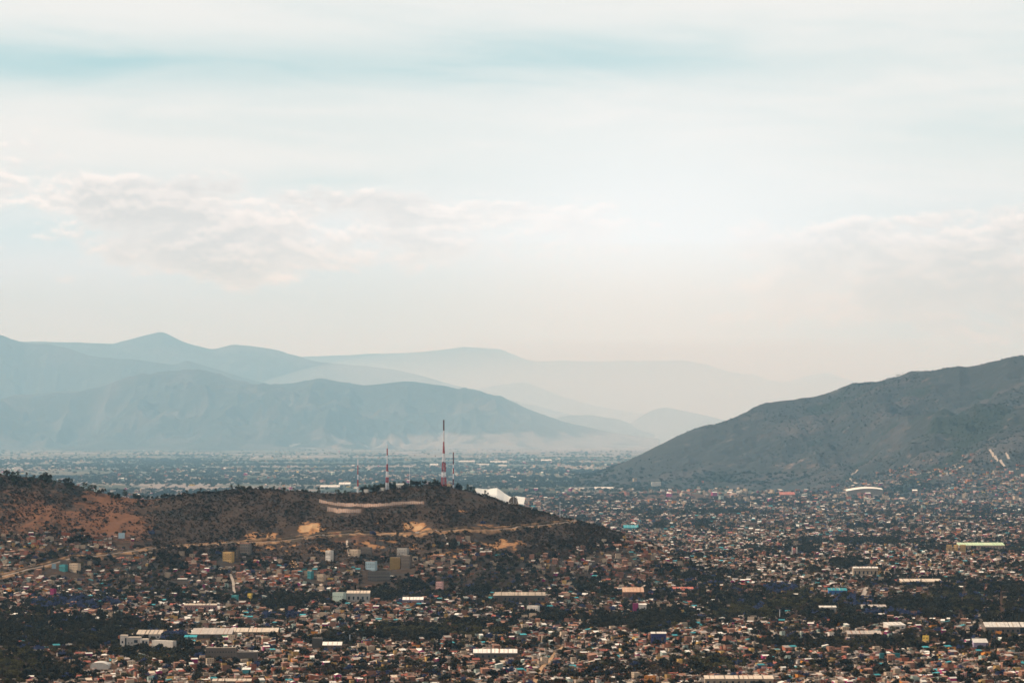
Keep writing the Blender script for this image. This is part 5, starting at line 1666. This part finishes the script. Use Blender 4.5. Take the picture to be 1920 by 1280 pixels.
# ------------------------------------------------------------------ smoke of a field fire
x, y, z = G(548, 838)
sm = bpy.data.materials.new('smoke')
sm.use_nodes = True
sm.node_tree.nodes.clear()
v_ = sm.node_tree.nodes.new('ShaderNodeVolumePrincipled')
v_.inputs['Density'].default_value = .0035
v_.inputs['Color'].default_value = (.9, .9, .9, 1)
so = sm.node_tree.nodes.new('ShaderNodeOutputMaterial')
sm.node_tree.links.new(v_.outputs[0], so.inputs['Volume'])
import bmesh
bm = bmesh.new()
bmesh.ops.create_icosphere(bm, subdivisions=3, radius=1)
for vv in bm.verts:
    c = vv.co
    f = 1 + .45 * float(fbm(np.array([c.x * 2.2 + 3]), np.array([c.z * 2.2 + c.y]), 3)[0])
    h_ = (c.z + 1) / 2
    vv.co = Vector((c.x * 90 * (0.35 + h_) * f + h_ * 130 - 40, c.y * 60 * f, h_ * 75 * f))
me = bpy.data.meshes.new('smoke'); bm.to_mesh(me); bm.free(); me.materials.append(sm)
o = link_obj('smoke_plume', me); o.location = (x, y, z)
tag(o, 'thin pale smoke rising from a far field', 'smoke', kind='stuff')
print('COUNTS houses', nfx, 'trees', len(TX), 'scrub', int(ok.sum()))


# ------------------------------------------------------------------ haze
hz = MB()
hz.box(-58000, 58000, -9500, 124000, -520, 3400)
hzm = bpy.data.materials.new('haze_air')
hzm.use_nodes = True
hzm.node_tree.nodes.clear()
pv = hzm.node_tree.nodes.new('ShaderNodeVolumePrincipled')
pv.inputs['Density'].default_value = HAZE_DENSITY
pv.inputs['Color'].default_value = (*HAZE_COLOR, 1)
pv.inputs['Absorption Color'].default_value = (1, 1, 1, 1)     # scatters only
pv.inputs['Anisotropy'].default_value = HAZE_ANISO
ho = hzm.node_tree.nodes.new('ShaderNodeOutputMaterial')
hzm.node_tree.links.new(pv.outputs[0], ho.inputs['Volume'])
tag(hz.build('haze', hzm), 'pale blue haze filling the valley air', 'haze', kind='stuff')


# two added volumes: one fades the far ranges, one imitates the pale glow
def added_mist_bank(name, loc, semi, density, color, label, seed):
    bm = bmesh.new()
    bmesh.ops.create_icosphere(bm, subdivisions=4, radius=1)
    for vv in bm.verts:
        d_ = 1 + .10 * float(vnoise(np.array([vv.co.x * 2 + seed]), np.array([vv.co.y * 2 + vv.co.z]))[0])
        vv.co = Vector((vv.co.x * semi[0] * d_, vv.co.y * semi[1] * d_, max(vv.co.z * semi[2] * d_, -140)))
    me = bpy.data.meshes.new(name); bm.to_mesh(me); bm.free()
    mm = bpy.data.materials.new(name + '_air')
    mm.use_nodes = True
    mm.node_tree.nodes.clear()
    pv = mm.node_tree.nodes.new('ShaderNodeVolumePrincipled')
    pv.inputs['Density'].default_value = density
    pv.inputs['Color'].default_value = (*color, 1)
    pv.inputs['Absorption Color'].default_value = (1, 1, 1, 1)
    ho = mm.node_tree.nodes.new('ShaderNodeOutputMaterial')
    mm.node_tree.links.new(pv.outputs[0], ho.inputs['Volume'])
    me.materials.append(mm)
    o = link_obj(name, me); o.location = loc
    return tag(o, label, 'added mist', kind='stuff')


added_mist_bank('added_far_haze', (0, 60500, -340), (50000, 56000, 3000), 1.75e-5, (0.46, 0.78, 1.0), 'added bluish haze volume over the far half of the valley', 4)
added_mist_bank('added_glow_mist', (4600, 76000, -340), (12500, 36000, 3000), GLOW_MIST_DENSITY, (0.90, 0.97, 1.0), 'added milky volume imitating a glow over the far end of the valley', 9)
